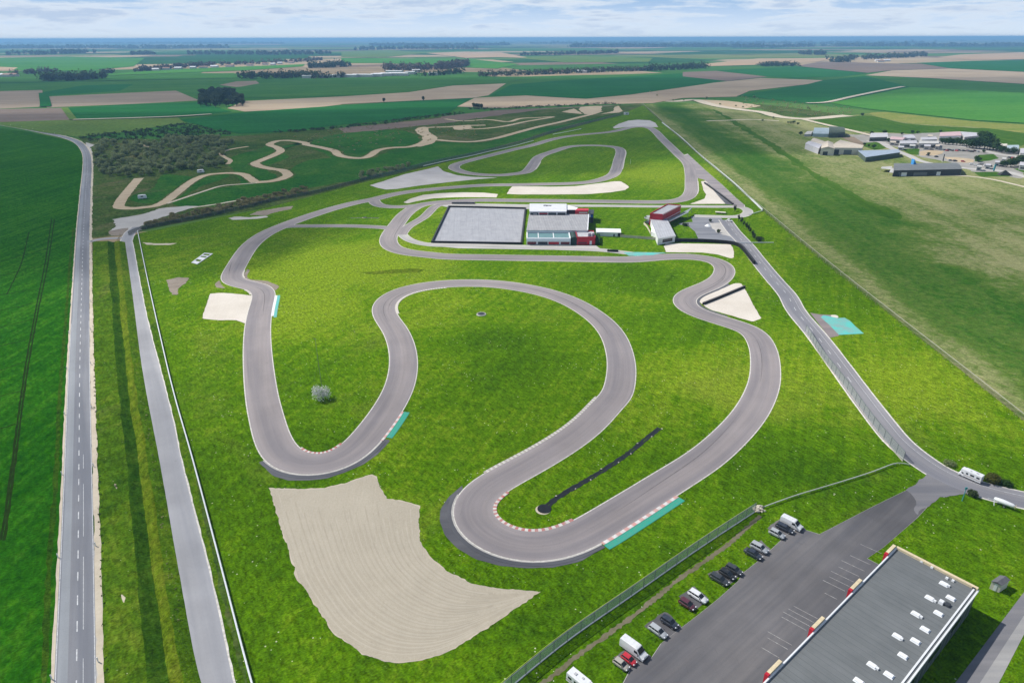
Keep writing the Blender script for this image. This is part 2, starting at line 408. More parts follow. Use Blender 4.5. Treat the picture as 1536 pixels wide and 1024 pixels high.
G_SCRUB = grass('heath', (.026,.066,.012), (.058,.098,.020), (.12,.125,.05), fine=.5, big=.015, midscale=.05, contrast=.45, dry=((.17,.13,.085), .7))
G_MOTO = grass('rough meadow', (.012,.078,.012), (.028,.112,.014), (.065,.145,.022), fine=.5, contrast=.35, midscale=.04, dry=((.12,.12,.05), .5))
G_MEADOW = grass('yellow meadow', (.12,.19,.03), (.19,.22,.05), (.29,.25,.09), fine=.4, contrast=.25, midscale=.02, stripe=(.0, 120, 14, .4))
F_GREEN = [grass('crop green deep', (.012,.088,.022), (.018,.115,.027), (.030,.142,.034), fine=.2, contrast=.15, midscale=.008, big=.003, stripe=(.1, 600, 14, .4), bumpk=.2),
           grass('crop green', (.026,.112,.022), (.045,.142,.027), (.08,.175,.036), fine=.2, contrast=.15, midscale=.008, big=.003, stripe=(.25, 600, 20, .4), bumpk=.2),
           grass('crop green bright', (.04,.16,.024), (.06,.20,.03), (.09,.23,.04), fine=.2, contrast=.15, midscale=.006, big=.003, stripe=(.2, 700, 30, .4), bumpk=.2),
           grass('meadow light', (.07,.15,.03), (.11,.18,.04), (.15,.2,.05), fine=.2, contrast=.2, midscale=.006, big=.003, stripe=(.05, 700, 30, .4), bumpk=.2)]
F_SOIL = [soil('ploughed brown', (.17,.125,.085), (.30,.235,.165), .15, 300, 18),
          soil('ploughed pale', (.27,.205,.135), (.42,.33,.225), .3, 260, 22),
          soil('ploughed dark', (.12,.085,.065), (.21,.155,.115), .2, 300, 26),
          soil('ploughed orange', (.34,.23,.13), (.48,.34,.2), .05, 500, 30)]
SAND = soil('track sand', (.36,.27,.165), (.56,.46,.32), .4, 12, 4, 1.2)
SAND_PALE = soil('pale sand', (.42,.36,.27), (.62,.55,.44), .4, 14, 6, 1.0)
DIRT = soil('bare dirt', (.16,.13,.10), (.34,.29,.24), .2, 10, 5, .8)
WORN = soil('worn earth strip', (.085,.085,.035), (.23,.20,.14), .2, 6, 3, 1.5)
CONC = soil('concrete ground', (.36,.34,.32), (.52,.50,.47), .2, 12, 6, 1.0)
GRAV = gravel('raked gravel', (.37,.325,.25), (.48,.428,.34), .10, lines=False)
GRAV2 = gravel('pale gravel', (.50,.45,.385), (.66,.61,.545), .2, lines=False)
GRAVG = gravel('grey gravel', (.34,.32,.315), (.52,.50,.49), 1.2, lines=False)
A_TRACK = asphalt('race asphalt', (.270,.240,.238), 8.0, streak=.2)
A_ROAD = asphalt('country road asphalt', (.20,.205,.225), 5.5, streak=.2)
A_SERV = asphalt('service road surface', (.30,.30,.315), 4.8, streak=.1, patch=.18)
A_LOT = asphalt('car park asphalt', (.148,.141,.144), 900, streak=.24, patch=.30)
A_DARK = asphalt('apron asphalt', (.115,.115,.125), 900, streak=.22, patch=.25)
A_PIT = asphalt('pit road concrete', (.40,.385,.36), 6, streak=.12)
LINE = wornpaint('edge line paint', (.72,.69,.63), (.30,.28,.25), .5)
MARK = wornpaint('road marking paint', (.68,.69,.70), (.24,.245,.26), .45)
KERB_RW = kerbmat('red white kerb', (.70,.67,.62), (.46,.10,.085), 1.0)
KERB_W = kerbmat('pale kerb', (.74,.71,.64), (.44,.40,.33), .6)
KERB_PW = kerbmat('white pink kerb', (.75,.72,.70), (.62,.30,.27), 1.1)
TEAL = wornpaint('teal paint', (.035,.34,.245), (.12,.28,.22), .4)
TEAL_L = wornpaint('pale teal paint', (.10,.47,.42), (.26,.29,.29), .5, .25)
FAINT = wornpaint('faint bay paint', (.5,.49,.48), (.21,.20,.20), .8)
WHITEP = wornpaint('white paint', (.75,.75,.74), (.5,.5,.49), .3)
RUBBER = plain('black rubber', (.018,.018,.02), .8, 0, .5, 1.2)
LINER = plain('black liner', (.012,.012,.013), .35, 0, .4, .9, .5)
STEEL = plain('galvanised steel', (.52,.55,.58), .4, .5, .15, .8, .5)
STEELD = plain('grey steel', (.20,.22,.24), .5, .4, .2, .8)
TIMBER = plain('cream timber', (.66,.55,.36), .7)
REDP = plain('red paint', (.48,.018,.035), .45, 0, .15, .6, .4)
WHITE = plain('white cladding', (.74,.75,.76), .5, 0, .06, .4)
CREAMW = plain('cream wall', (.62,.58,.50), .8, 0, .1, .3)
DARKW = plain('dark cladding', (.045,.05,.058), .5, 0, .2, .5)
GREYW = plain('grey cladding', (.15,.165,.185), .45, .2, .12, .4)
GLASS = glassmat('dark glass'); TEALROOF = plain('teal roof sheet', (.13,.24,.25), .5, 0, .12, .5)
MESH = meshmat('chain link', (.50,.57,.63), .45, .14)
MESHL = None

# ------------------------------------------------------------------ ground sheet
def far_ground():
    b = NB('ground'); p = b.pos()
    q = b.mapping(p, .32, (1/900, 1/520, 1)); v = b.new('ShaderNodeTexVoronoi', distance='CHEBYCHEV'); b.link(q, v.inputs['Vector']); v.inputs['Scale'].default_value = 1; v.inputs['Randomness'].default_value = .85
    r, g, bl = b.sep(v.outputs['Color'])
    cols = [(0, (.024,.09,.022)), (.14, (.05,.14,.03)), (.28, (.09,.17,.04)), (.40, (.26,.20,.13)), (.50, (.030,.10,.026)), (.60, (.16,.19,.06)), (.70, (.36,.28,.18)), (.80, (.065,.16,.035)), (.90, (.20,.15,.11))]
    c = b.ramp(r, cols, 'CONSTANT')
    n = b.noise(b.mapping(p, .32, (1/500, 1/40, 1)), 1, 4, .6); n2 = b.noise(p, .004, 5, .6)
    c = b.mix(1.0, c, b.ramp(b.math('ADD', b.math('MULTIPLY', n, .5), b.math('MULTIPLY', n2, .5)), [(.35, .72), (.65, 1.28)]), 'MULTIPLY')
    wd = b.ramp(b.noise(b.mapping(p, .1, (1/1900, 1/900, 1)), 1, 5, .62), [(.575, 0.0), (.60, 1.0)])
    far = b.ramp(b.math('DIVIDE', b.sep(p)[1], 20000.0, clamp=True), [(.13, 0.0), (.2, 1.0)])
    c = b.mix(b.math('MULTIPLY', wd, far), c, (.028,.045,.022))
    b.color(c); b.b.inputs['Roughness'].default_value = 1; b.b.inputs['Specular IOR Level'].default_value = 0
    return b.m
def graded(a, lim):
    v = [0]; st = a
    while v[-1] < lim: v.append(v[-1]+st); st *= 1.18 if v[-1] > 400 else 1
    return [-q for q in v[:0:-1]]+v
bm = bmesh.new(); gx = graded(50, 62000)
grid = [[bm.verts.new((X, Y, 0)) for X in gx] for Y in gx]
for i in range(len(gx)-1):
    for j in range(len(gx)-1): bm.faces.new((grid[i][j], grid[i][j+1], grid[i+1][j+1], grid[i+1][j]))
flat('ground', bm, far_ground())

# ------------------------------------------------------------------ farmland beyond
FIELDS = [
 (v1([(-60,378),(600,362),(1170,352),(1533,345)])+v2([(300,345),(820,345),(1000,340),(1250,335),(1533,325)])+v3([(300,318),(500,335),(820,335),(1533,378),(1700,385),(1700,570),(1300,545),(830,495),(500,465),(0,445)])+v2([(1300,470),(700,495),(480,520),(0,575)])+v1([(1080,610),(700,625),(350,620),(-60,570)]), F_GREEN[1]),
 (v1([(190,415),(380,383),(600,378),(540,408),(210,432)]), F_GREEN[0]),
 (v1([(-60,412),(190,405),(200,480),(-60,492)]), F_SOIL[0]),
 (v1([(205,435),(790,408),(895,452),(600,468),(210,484)]), F_SOIL[0]),
 (v1([(-60,492),(290,485),(330,540),(-60,555)]), F_SOIL[2]),
 (v1([(290,487),(560,470),(890,460),(1040,502),(800,528),(330,537)]), F_GREEN[0]),
 (v1([(-60,552),(330,539),(800,530),(835,556),(760,560),(600,590),(350,617),(200,597),(0,563)]), F_GREEN[3]),
 (v1([(985,383),(1060,367),(1150,364),(1175,384),(1060,392)]), F_SOIL[0]),
 (v1([(1020,488),(1100,455),(1533,435)])+v2([(300,416),(500,386),(740,376),(660,430),(590,441),(0,471)])+v1([(1400,487),(1100,503)]), F_SOIL[1]),
 (v1([(808,540),(1100,505),(1533,475)])+v2([(300,455),(580,443),(520,484),(480,512),(300,532),(0,562)])+v1([(1300,592),(1080,602),(960,582)]), F_GREEN[0]),
 (v1([(1095,442),(1075,392),(1200,370),(1533,363)])+v2([(300,356),(500,351),(820,357),(740,374),(500,384),(300,413),(0,432)]), F_GREEN[1]),
 (v2([(665,431),(765,381),(1000,362),(1250,347),(1533,330)])+v3([(200,365),(100,385),(0,392)])+v2([(1300,425),(1100,443),(1000,440),(830,430)]), F_GREEN[0]),
 (v2([(520,481),(600,441),(830,431),(1000,441),(1100,446),(1300,427),(1533,394)])+v3([(150,372),(350,352),(630,362),(560,380),(300,410),(240,436),(0,442)])+v2([(1400,465),(1050,473),(700,488)]), F_SOIL[1]),
 (v3([(0,325),(150,320),(380,346),(200,366),(0,345)]), F_SOIL[2]),
 (v3([(150,318),(520,300),(830,330),(720,345),(500,353),(380,344)]), F_GREEN[0]),
 (v3([(245,432),(560,380),(630,363),(820,342),(1020,392),(660,462),(560,466)]), F_GREEN[0]),
 (v3([(660,464),(1020,393),(1533,420),(1700,432),(1700,565),(1300,541),(830,491)]), F_GREEN[2]),
 (v3([(820,340),(940,318),(1200,310),(1533,325),(1700,330),(1700,392),(1533,379),(1100,352)]), F_SOIL[1]),
 (v3([(510,298),(620,278),(1000,288),(1200,308),(940,317),(830,329)]), F_SOIL[2]),
 (v3([(1050,284),(1300,275),(1533,270),(1700,270),(1700,330),(1533,324),(1200,308)]), F_GREEN[0]),
 (v3([(100,288),(340,264),(700,262),(600,278),(320,293),(110,299)]), F_SOIL[3]),
 (v3([(1140,259),(1250,246),(1533,236),(1700,234),(1700,266),(1300,269)]), F_SOIL[3]),
 (v1([(-60,262),(300,255),(650,262),(600,300),(400,318),(150,322),(-60,310)]), F_GREEN[2]),
 (v1([(-60,300),(80,305),(60,316),(-60,318)]), F_SOIL[3]),
 (v1([(600,325),(900,308),(1370,290),(1360,300),(1100,318),(420,343)]), F_GREEN[2]),
 (v1([(420,345),(1050,330),(1100,352),(600,362),(380,366)]), F_GREEN[1]),
 (v2([(0,262),(560,265),(800,290),(700,310),(560,305),(200,285),(0,285)]), F_GREEN[2]),
 (v2([(380,240),(560,233),(720,238),(850,262),(700,258),(560,262)]), F_SOIL[3]),
 (v2([(780,262),(1000,252),(1400,262),(1380,280),(1000,282)]), F_GREEN[3]),
 (v2([(0,232),(220,225),(380,240),(200,258),(0,258)]), F_GREEN[3]),
]
for i, (pg, mt) in enumerate(FIELDS): poly('field', pg, .05+.035*i, mt)
ribbon('farm_track', v3([(555,466),(640,463),(760,437),(880,412),(990,391)]), 9, 1.15, SAND_PALE, it=2, step=6)
ribbon('farm_track', v2([(0,470),(300,455),(580,443)])[0:3], 5, 1.15, F_SOIL[0], it=2, step=6)
ribbon('farm_track', v1([(330,541),(640,532),(800,526),(950,516)]), 8, 1.16, SAND_PALE, it=2, step=6)
ribbon('farm_track', v1([(195,420),(205,480),(200,482)]), 14, 1.16, F_GREEN[0], it=2, step=6)
ribbon('farm_track', v1([(290,487),(330,540)]), 8, 1.17, F_GREEN[3], it=2, step=6)

# ------------------------------------------------------------------ near zones
Z = lambda k: .005*k
bm = bmesh.new(); bm.faces.new([bm.verts.new(q) for q in ((-500,-500,.002),(600,-500,.002),(600,150,.002),(-500,150,.002))]); flat('grass_field', bm, G_VERGE)
poly('meadow', v1([(350,617),(600,592),(760,560),(960,582),(1080,603),(1300,592)])+v2([(0,562),(300,532),(480,512),(520,484),(700,488),(1050,473),(1330,464)])+[(965,158),(930,172),(700,236),(560,270),(400,312),(210,345),(195,352),(138,358),(136,345),(140,270),(137,230),(122,210)], Z(1), G_SCRUB)
for _k, pg in enumerate(([(228,282),(240,262),(300,266),(345,262),(300,282),(250,305),(200,303),(190,297)], [(346,240),(392,222),(405,216),(430,235),(402,252),(420,268),(380,280),(350,262)],
           v1([(1200,690),(1300,650),(1400,660),(1533,720)])+v2([(100,700),(250,660),(350,640),(330,600),(0,600)]), v2([(0,705),(120,712),(250,670),(420,640),(640,640),(800,590),(1000,560),(1260,505),(1000,570),(700,660),(300,760),(0,820)])+v1([(1320,800),(1330,740)]),
           v1([(780,910),(950,850),(1160,825),(1300,800),(1533,790),(1533,815),(1200,870),(900,930)]))):
    poly('meadow', pg, Z(2)+.0007*_k, G_MOTO, smooth=True, rough=1.5, step=6)
poly('grass_field', [(0,190),(34,196),(67,203),(100,210),(116,217),(124,228),(128,250),(120,330),(116,400),(112,480),(106,600),(99,700),(92,860),(83,1060),(60,1300),(-250,1300),(-500,700),(-200,188)], Z(2), G_FIELD)
AF = [(965,157.5),(1024,165),(1140,180),(1240,203)]+v3([(800,620),(1533,880),(1700,930)])
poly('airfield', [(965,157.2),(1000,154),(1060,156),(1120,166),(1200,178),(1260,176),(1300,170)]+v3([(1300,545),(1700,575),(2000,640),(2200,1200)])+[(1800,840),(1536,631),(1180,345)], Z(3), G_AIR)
poly('airfield', v3([(560,540),(700,530),(830,520),(1000,555),(1300,575),(1533,590),(1533,650),(1350,630),(1000,600),(700,580)]), Z(4), G_AIRGREEN, smooth=True)
poly('airfield', v3([(840,510),(1000,505),(1200,525),(1533,558),(1700,570),(1700,600),(1300,570),(1000,550)]), Z(5), G_MEADOW, smooth=True)
poly('airfield', v3([(130,490),(200,522),(400,640),(560,748),(760,866),(1000,975),(960,985),(720,875),(510,745),(360,640)]), Z(4), G_AIRGREEN, smooth=True, rough=1.5, step=5)
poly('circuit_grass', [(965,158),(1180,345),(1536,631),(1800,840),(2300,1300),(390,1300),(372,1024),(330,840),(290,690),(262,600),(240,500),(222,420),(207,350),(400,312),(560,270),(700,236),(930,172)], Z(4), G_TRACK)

# verge with a real ditch between the country road and the service road
def verge():
    Lp = path([(156,1080),(155,1017),(151,817),(146,684),(143,600),(140,500),(138.5,420),(139,362)], 3.0, it=4)
    Rp = path([(322,1080),(302,1024),(270,860),(240,690),(215,560),(199,440),(188,362)], 3.0, it=4)
    n = 170; Lp = resample(Lp, 1e9/1, False) if False else Lp
    def rs(P): 
        tot = sum((b-a).length for a, b in zip(P, P[1:])); return resample(P, tot/(n+.001))
    Lp = rs(Lp)[:n]; Rp = rs(Rp)[:n]
    prof = [(0,0),(.06,.10),(.2,.25),(.36,.45),(.46,.55),(.50,.45),(.58,-.1),(.635,-.35),(.66,-.3),(.70,.15),(.76,.55),(.81,.62),(.86,.35),(.92,.12),(1,0)]
    bm = bmesh.new(); V = []; jit = [0]*len(prof)
    for a, b in zip(Lp, Rp):
        jit = [.75*q+random.uniform(-.011,.011) for q in jit]
        V.append([bm.verts.new((*(a.lerp(b, t+(jq if 0 < t < 1 else jq*.8 if t == 0 else 0))).xy, .03+(h*.7+.3 if 0 < t < 1 else 0)*(.9+random.uniform(-.08,.08)))) for (t, h), jq in zip(prof, jit)])
    for i in range(len(V)-1):
        for j in range(len(prof)-1):
            f = bm.faces.new((V[i][j], V[i+1][j], V[i+1][j+1], V[i][j+1])); t = prof[j][0]
            f.material_index = 1 if .45 < t < .65 else 2 if .65 < t < .80 else 0; f.smooth = True  # slope away from the sun darker, sunward slope paler: light put into colour
    o = flat('verge', bm, G_VERGE); o.data.materials.append(G_DITCH); o.data.materials.append(G_BANK)
verge()
poly('verge', [(300,1024),(270,860),(240,690),(215,560),(199,440),(188,362),(207,350),(222,420),(240,500),(262,600),(290,690),(330,840),(372,1024),(385,1080),(318,1080)], Z(3), G_VERGE)
ribbon('bare_strip', v7([(665,0),(690,100),(715,220),(740,400),(765,600),(785,780),(805,920),(825,1020)]), .7, Z(9)+.30, DIRT, jitter=.3, step=1.2)
ribbon('bare_strip', [(x/2.994, 342+y/2.994) for x, y in [(530,80),(550,250),(575,420),(600,600),(630,800),(660,1000)]], .7, Z(9)+.30, DIRT, jitter=.3, step=1.2)
ribbon('bare_strip', v7([(890,100),(920,260),(960,420),(1000,600),(1050,800),(1110,1020)]), .6, Z(9), G_SCRUB, jitter=.25, step=1.2)
ribbon('bare_strip', v8([(860,1060),(960,980),(1060,900),(1200,800),(1300,730),(1536,540)])+v9([(60,500),(200,400),(350,268)]), 0.8, Z(9), WORN, jitter=.20, step=.45)

RUT = plain('wheel rut', (.016,.034,.006), 1, 0, .3, .6, 0)
# crop rows' wheel tracks in the left field
for pg in ([(245,-40),(215,160),(170,380),(130,600),(100,800),(75,1000),(48,1200),(20,1400)], [(232,-40),(202,160),(158,380),(118,600),(88,800),(62,1000),(35,1200),(5,1400)]):
    ribbon('wheel_track', v4(pg), .48, Z(5), RUT, jitter=.08)
for pg in ([(30,300),(95,160),(130,20)], [(0,150),(110,120),(225,90)],[(0,215),(100,190),(210,160)],[(0,300),(100,285),(190,270)],[(0,370),(80,355),(160,335)],[(0,445),(70,430),(145,410)],[(0,530),(60,520),(125,500)],[(0,640),(50,625),(110,600)],[(0,755),(40,745),(90,732)],[(0,900),(30,890),(70,880)]):
    ribbon('wheel_track', v4(pg), .48, Z(5), RUT, jitter=.1)
ribbon('wheel_track', [(x/2.994, 342+y/2.994) for x, y in [(330,0),(315,150),(300,350),(280,600),(262,850),(258,1000)]]+v7([(248,150),(235,300),(215,600),(205,850),(200,1020)]), .9, Z(5), G_DITCH, jitter=.2)

# ------------------------------------------------------------------ gravel, sand, dirt
g1 = vH([(130,680),(250,685),(400,690),(560,675),(700,645),(820,600),(900,575),(945,600),(980,690),(1030,765),(1100,770),(1200,790),(1275,820),(1272,860)])+v8([(347,290),(352,380),(390,455),(470,515),(580,570),(700,595),(890,608),(830,650),(700,740),(560,830),(450,890),(330,920),(200,925),(100,890),(30,840),(0,818)])+v7([(1500,790),(1430,680),(1350,560),(1300,420),(1260,300),(1215,150)])
def inset(px, k):
    cx = sum(p[0] for p in px)/len(px); cy = sum(p[1] for p in px)/len(px)
    return [(cx+(x-cx)*k, cy+(y-cy)*k) for x, y in px]
poly('gravel_trap', inset(g1, 1.010), Z(8), SAND_PALE, rough=.22, step=.7)
poly('gravel_trap', g1, Z(9), GRAV, rough=.07, step=.5)
RKL = [at(*q) for q in v7([(1225,165),(1262,300),(1350,560),(1490,780)])+v8([(100,882),(220,912),(340,908),(450,880),(560,820),(700,735),(865,622)])]
RKR = [at(*q) for q in v8([(345,235),(344,300),(352,380),(390,460),(470,522),(580,580),(700,606),(865,615)])]
def rk(P, n=60):
    t = sum((b-a).length for a, b in zip(P, P[1:])); return smooth_path(resample(P, t/(n+.01))[:n], False, 6)
RKL = rk(RKL); RKR = rk(RKR); RK = [plain('raked furrow', (.40,.352,.274), .9, 0, .08, .4), plain('raked ridge', (.445,.396,.314), .9, 0, .08, .4)]
for _i in range(46):
    _t = .02+.96*(_i+random.uniform(-.4,.4))/46; _w = random.uniform(.05,.16); _a = random.randint(0, 12); _b = random.randint(42, 59)
    flat('gravel_trap', ribbon_bm([a.lerp(b, _t) for a, b in zip(RKL, RKR)][_a:_b], _w, -_w, Z(9)+.002+.0003*_i, jitter=.04), RK[_i % 2])
for pg, mt in ((v4([(945,295),(1000,291),(1060,296),(1140,305),(1132,350),(1118,432),(1060,415),(980,414),(908,408),(925,350)]), GRAV2),
  (vA([(85,580),(200,545),(400,480),(600,435),(690,413),(740,455),(860,490),(1000,505),(1220,513),(1050,525),(800,550),(500,585),(330,612),(230,618),(150,600)]), GRAVG),
  (vA([(1300,656),(1322,620),(1350,590)])+vB([(0,707),(300,711),(500,705),(700,680),(840,662),(890,662),(940,690),(968,715),(930,740),(800,760),(600,776),(300,779),(0,779)]), GRAV2),
  (vA([(385,730),(440,700),(560,665),(700,650),(900,642),(1100,645),(1225,658),(1210,688),(1100,685),(850,685),(650,695),(500,720),(420,740)]), GRAV2),
  (vB([(820,185),(870,155),(960,125),(1050,117),(1150,122),(1200,145),(1225,182),(1150,184),(1000,178),(920,184),(840,195)]), GRAVG),
  (vE([(215,240),(230,210),(820,220),(845,270),(852,340),(820,348),(700,312),(560,294),(235,292)]), GRAV2),
  (vE([(528,722),(560,685),(700,625),(860,573),(915,573),(940,605),(1000,720),(1095,888),(1020,920),(900,887),(750,842),(640,812),(590,785),(545,750)]), GRAV2),
  (vC([(660,603),(712,600),(745,650),(800,715),(880,802),(560,804),(690,757),(702,720),(680,680)]), GRAV2),
  ):
    poly('gravel_trap', inset(pg, 1.02), Z(8), G_BANK, rough=.3, step=1.2)
    poly('gravel_trap', pg, Z(9), mt, rough=.15, step=1.2)
GY = vG([(225,720),(300,705),(440,680),(540,648),(640,636),(720,630),(790,632),(640,680),(520,715),(400,770),(420,790),(340,812),(290,832),(215,812),(190,800),(240,775)])
poly('gravel_yard', GY, Z(8), CONC, rough=.7, step=2)
def sandtrack(px, w, k=0, mat=SAND):
    w *= 1.18
    ribbon('dirt_track', px, w*1.5, Z(6)+.001*k, G_SCRUB, it=2, jitter=.3); ribbon('dirt_track', px, w, Z(9)+.001*k, mat, it=2, jitter=.25)
sandtrack(vG([(400,440),(340,510),(280,590),(262,632),(320,645),(430,638),(520,625),(590,590),(680,520),(760,460),(850,420),(950,408),(1040,405),(1110,415),(1150,440),(1190,468)]), 5.2, 0)
sandtrack(vG([(1190,468),(1300,460),(1380,438),(1410,418),(1380,390),(1290,375),(1205,355),(1185,340),(1230,318),(1300,290),(1360,255),(1340,235),(1285,212),(1330,190),(1420,185),(1536,205)])[0:]+vJ([(180,318),(320,348),(395,370),(420,395),(480,412),(600,418),(650,400),(700,365),(800,345),(950,335),(1040,300),(1070,260),(1030,230),(1010,212),(1060,200),(1200,195),(1330,186),(1480,182)]), 6.0, 1)
poly('dirt_track', vJ([(975,215),(1000,200),(1060,198),(1075,230),(1130,270),(1120,300),(1060,325),(990,335),(1030,300),(1020,260),(985,235)]), Z(9)+.003, SAND, smooth=True, rough=.5, step=2)
sandtrack(vK([(-120,335),(0,346),(150,348),(300,325),(450,285),(600,245),(760,210),(900,175),(1000,150),(1060,130)]), 6, 2)
sandtrack(vK([(0,250),(150,258),(350,240),(520,205),(720,170),(600,176),(480,183),(400,205),(250,190),(60,200),(-60,185)]), 5, 3)
for pg in (vK([(920,100),(1000,92),(1070,93),(1062,130),(1000,150),(950,152),(900,118)]), vK([(1160,100),(1190,92),(1222,130),(1190,140),(1060,150),(1150,130)]), vK([(780,135),(870,110),(930,150),(860,145)]),
           vK([(0,235),(120,228),(140,250),(60,265),(0,262)])):
    poly('dirt_track', pg, Z(9)+.004, SAND, rough=.6, step=2)
ribbon('path', vG([(590,612),(700,575),(850,525),(960,492),(1100,480),(1200,472)]), 2.2, Z(10), SAND_PALE, it=2)
ribbon('path', vG([(760,640),(900,620),(1000,603),(1100,585)]), 2.2, Z(10), SAND_PALE, it=2, jitter=.3)
ribbon('path', vG([(1140,225),(1000,250),(955,272),(975,295),(1020,322),(1000,345)]), 3.6, Z(10), SAND, it=2)
ribbon('path', vG([(365,190),(430,218),(475,235),(350,252)]), 2.5, Z(10), SAND, it=2)
for pg, mt in ((vG([(1005,712),(1050,700),(1150,705),(1250,695),(1280,702),(1200,716),(1030,722)]), CONC), (vG([(1150,690),(1200,665),(1350,640),(1450,628),(1430,650),(1330,670),(1260,692)]), DIRT),
               (v4([(745,235),(800,222),(850,225),(830,250),(800,270),(800,300),(770,300)]), DIRT), (v4([(640,65),(700,70),(800,68),(760,78),(660,75)]), SAND_PALE),
               (v5([(60,200),(180,192),(300,182),(380,186),(340,200),(200,205),(120,207)]), G_BANK),
               (v7([(412,385),(436,440),(466,480),(482,600),(476,680),(452,800),(462,900),(456,1060),(412,1060)]), CONC),
               (v1([(385,640),(430,652),(405,662),(418,690),(412,720),(406,730)]), CONC), (v9([(312,235),(350,225),(365,240),(330,255)]), SAND_PALE),
               (v7([(512,120),(530,112),(525,140),(542,165),(520,150)]), SAND_PALE), (v7([(572,595),(577,630),(565,640),(590,668),(565,660),(545,635)]), SAND_PALE),
               (vG([(190,800),(240,790),(330,775),(300,830),(215,830)]), DIRT)):
    poly('bare_ground', pg, Z(10)+(.45 if pg[0][0] < 200 and pg[0][1] > 700 and pg[0][0] > 150 else 0), mt, rough=.3, step=1)
# sandy land along the top right and around the hamlet
sandtrack(vN([(0,112),(100,102),(250,106),(400,96),(480,120),(600,147),(750,168),(900,188),(980,212),(1080,226),(1200,232),(1300,226),(1420,214),(1500,208)]), 14, 4, SAND_PALE)
sandtrack(vN([(1180,236),(1330,272),(1450,300),(1560,325),(1700,360)]), 6, 5, SAND_PALE)
poly('bare_ground', vN([(380,95),(500,90),(700,110),(880,140),(760,160),(560,140)]), Z(8), SAND, rough=2, step=8)
poly('bare_ground', vN([(700,115),(1000,140),(1200,165),(1440,200),(1200,222),(1000,205),(880,165)]), Z(7), G_SCRUB, rough=2, step=8)
poly('bare_ground', v2([(520,487),(700,490),(1050,476),(1330,466),(1160,480),(900,492),(560,540),(420,560),(0,600),(0,575),(300,545),(450,530)]), Z(3), F_SOIL[2], rough=3, step=10)
ribbon('path', vN([(480,247),(640,243),(800,237),(1000,247)]), 5, Z(10), SAND_PALE, it=2)
HAM = vP([(700,290),(900,290),(1040,260),(1536,280)])+vQ([(480,235),(1040,260),(1536,520),(1536,820),(1380,790),(900,720),(600,600),(250,540),(0,430)])+vP([(1300,440),(1150,380),(960,430),(820,330)])
YARD = soil('hamlet yard', (.22,.21,.185), (.36,.345,.32), .2, 14, 7, .8)
poly('yard', HAM, Z(7), YARD, rough=1.6, step=4)
poly('yard', vP([(640,325),(820,320),(980,420),(940,440),(800,400)]), Z(8), F_SOIL[0])
for pg, mt in ((vQ([(255,470),(350,455),(540,470),(530,500),(420,525),(250,525)]), SAND), (vQ([(540,540),(700,545),(900,570),(910,605),(800,615),(600,585)]), SAND), (vQ([(20,440),(230,440),(240,520),(120,510)]), G_AIRGREEN), (vQ([(960,520),(1150,505),(1230,560),(1100,590),(930,600)]), G_AIRGREEN), (vQ([(930,730),(1200,725),(1380,785),(1000,785)]), G_AIRGREEN), (vP([(980,400),(1150,390),(1250,470),(1100,500),(950,450)]), G_AIRGREEN), (vQ([(1410,690),(1536,670),(1600,720),(1536,740)]), G_AIRGREEN)):
    poly('yard', pg, Z(9), mt, rough=.4, step=3)
ribbon('path', vQ([(0,762),(400,770),(750,772),(950,790),(1150,820),(1536,910),(1700,950)]), 3.2, Z(10), SAND_PALE)
ribbon('road', vP([(1000,380),(1180,390),(1300,460),(1450,530),(1560,570)])[0:4]+vQ([(100,520),(250,590),(500,640),(900,690),(1300,720),(1600,800)]), 6.5, Z(11), CONC)
ribbon('road', vQ([(480,390),(700,405),(950,445),(1100,480),(1300,520),(1600,545)]), 7, Z(12), CONC)

# ------------------------------------------------------------------ country road and service road
ROADPX = [(104,1600),(112,1100),(113,1017),(116,817),(117.7,650),(119,542),(121.6,442),(125,342),(127,310),(128.6,284),(131,250.5),(130.4,234),(126.5,224),(117,214),(100,207),(66.8,199.4),(33.4,192.7),(0,187),(-80,172)]
RP = path(ROADPX, 2.5, it=10)
flat('road_shoulder', ribbon_bm(RP, -2.7, -3.9, Z(12), jitter=.28), SAND_PALE)
flat('road_shoulder', ribbon_bm(RP, 3.2, 2.7, Z(12), jitter=.1), SAND_PALE)
flat('road', ribbon_bm(RP, 2.75, -2.75, Z(13)), A_ROAD)
flat('road', ribbon_bm(RP, 2.35, 1.0, Z(13)+.002), asphalt('pale wheel lane', (.25,.265,.285), 5.5, streak=.1))
bm = bmesh.new(); k = 0; PP = resample(RP, .5)
for i in range(0, 900):
    if i*13+5 >= len(PP): break
    ribbon_bm(PP[i*13:i*13+6], -.08, -.24, Z(14), bm=bm)
    if i < 18 and i % 4: ribbon_bm(PP[i*13:i*13+14], -1.0, -1.07, Z(14), bm=bm)
flat('road_marking', bm, MARK)
for off, i0, i1 in ((2.6, 0, 420), (-2.6, 0, 420)):
    flat('road_marking', ribbon_bm(PP[i0:i1], off+.05, off-.05, Z(14)), MARK)
SVPX = v7([(1100,1700),(984,1120),(966,1020),(880,560),(810,250),(756,0)])+[(245,642)]+v4([(680,655),(625,415),(595,240),(566,60)])+vG([(310,880),(335,815),(390,770)])
SV = path(SVPX, 2.0, it=6)
flat('service_road_edge', ribbon_bm(SV, 2.75, -2.75, Z(12), jitter=.1), LINE)
flat('service_road', ribbon_bm(SV, 2.45, -2.45, Z(13)), A_SERV)
ribbon('service_road', vG([(60,872),(120,853),(200,848),(290,845)]), 3.2, Z(14), A_SERV)

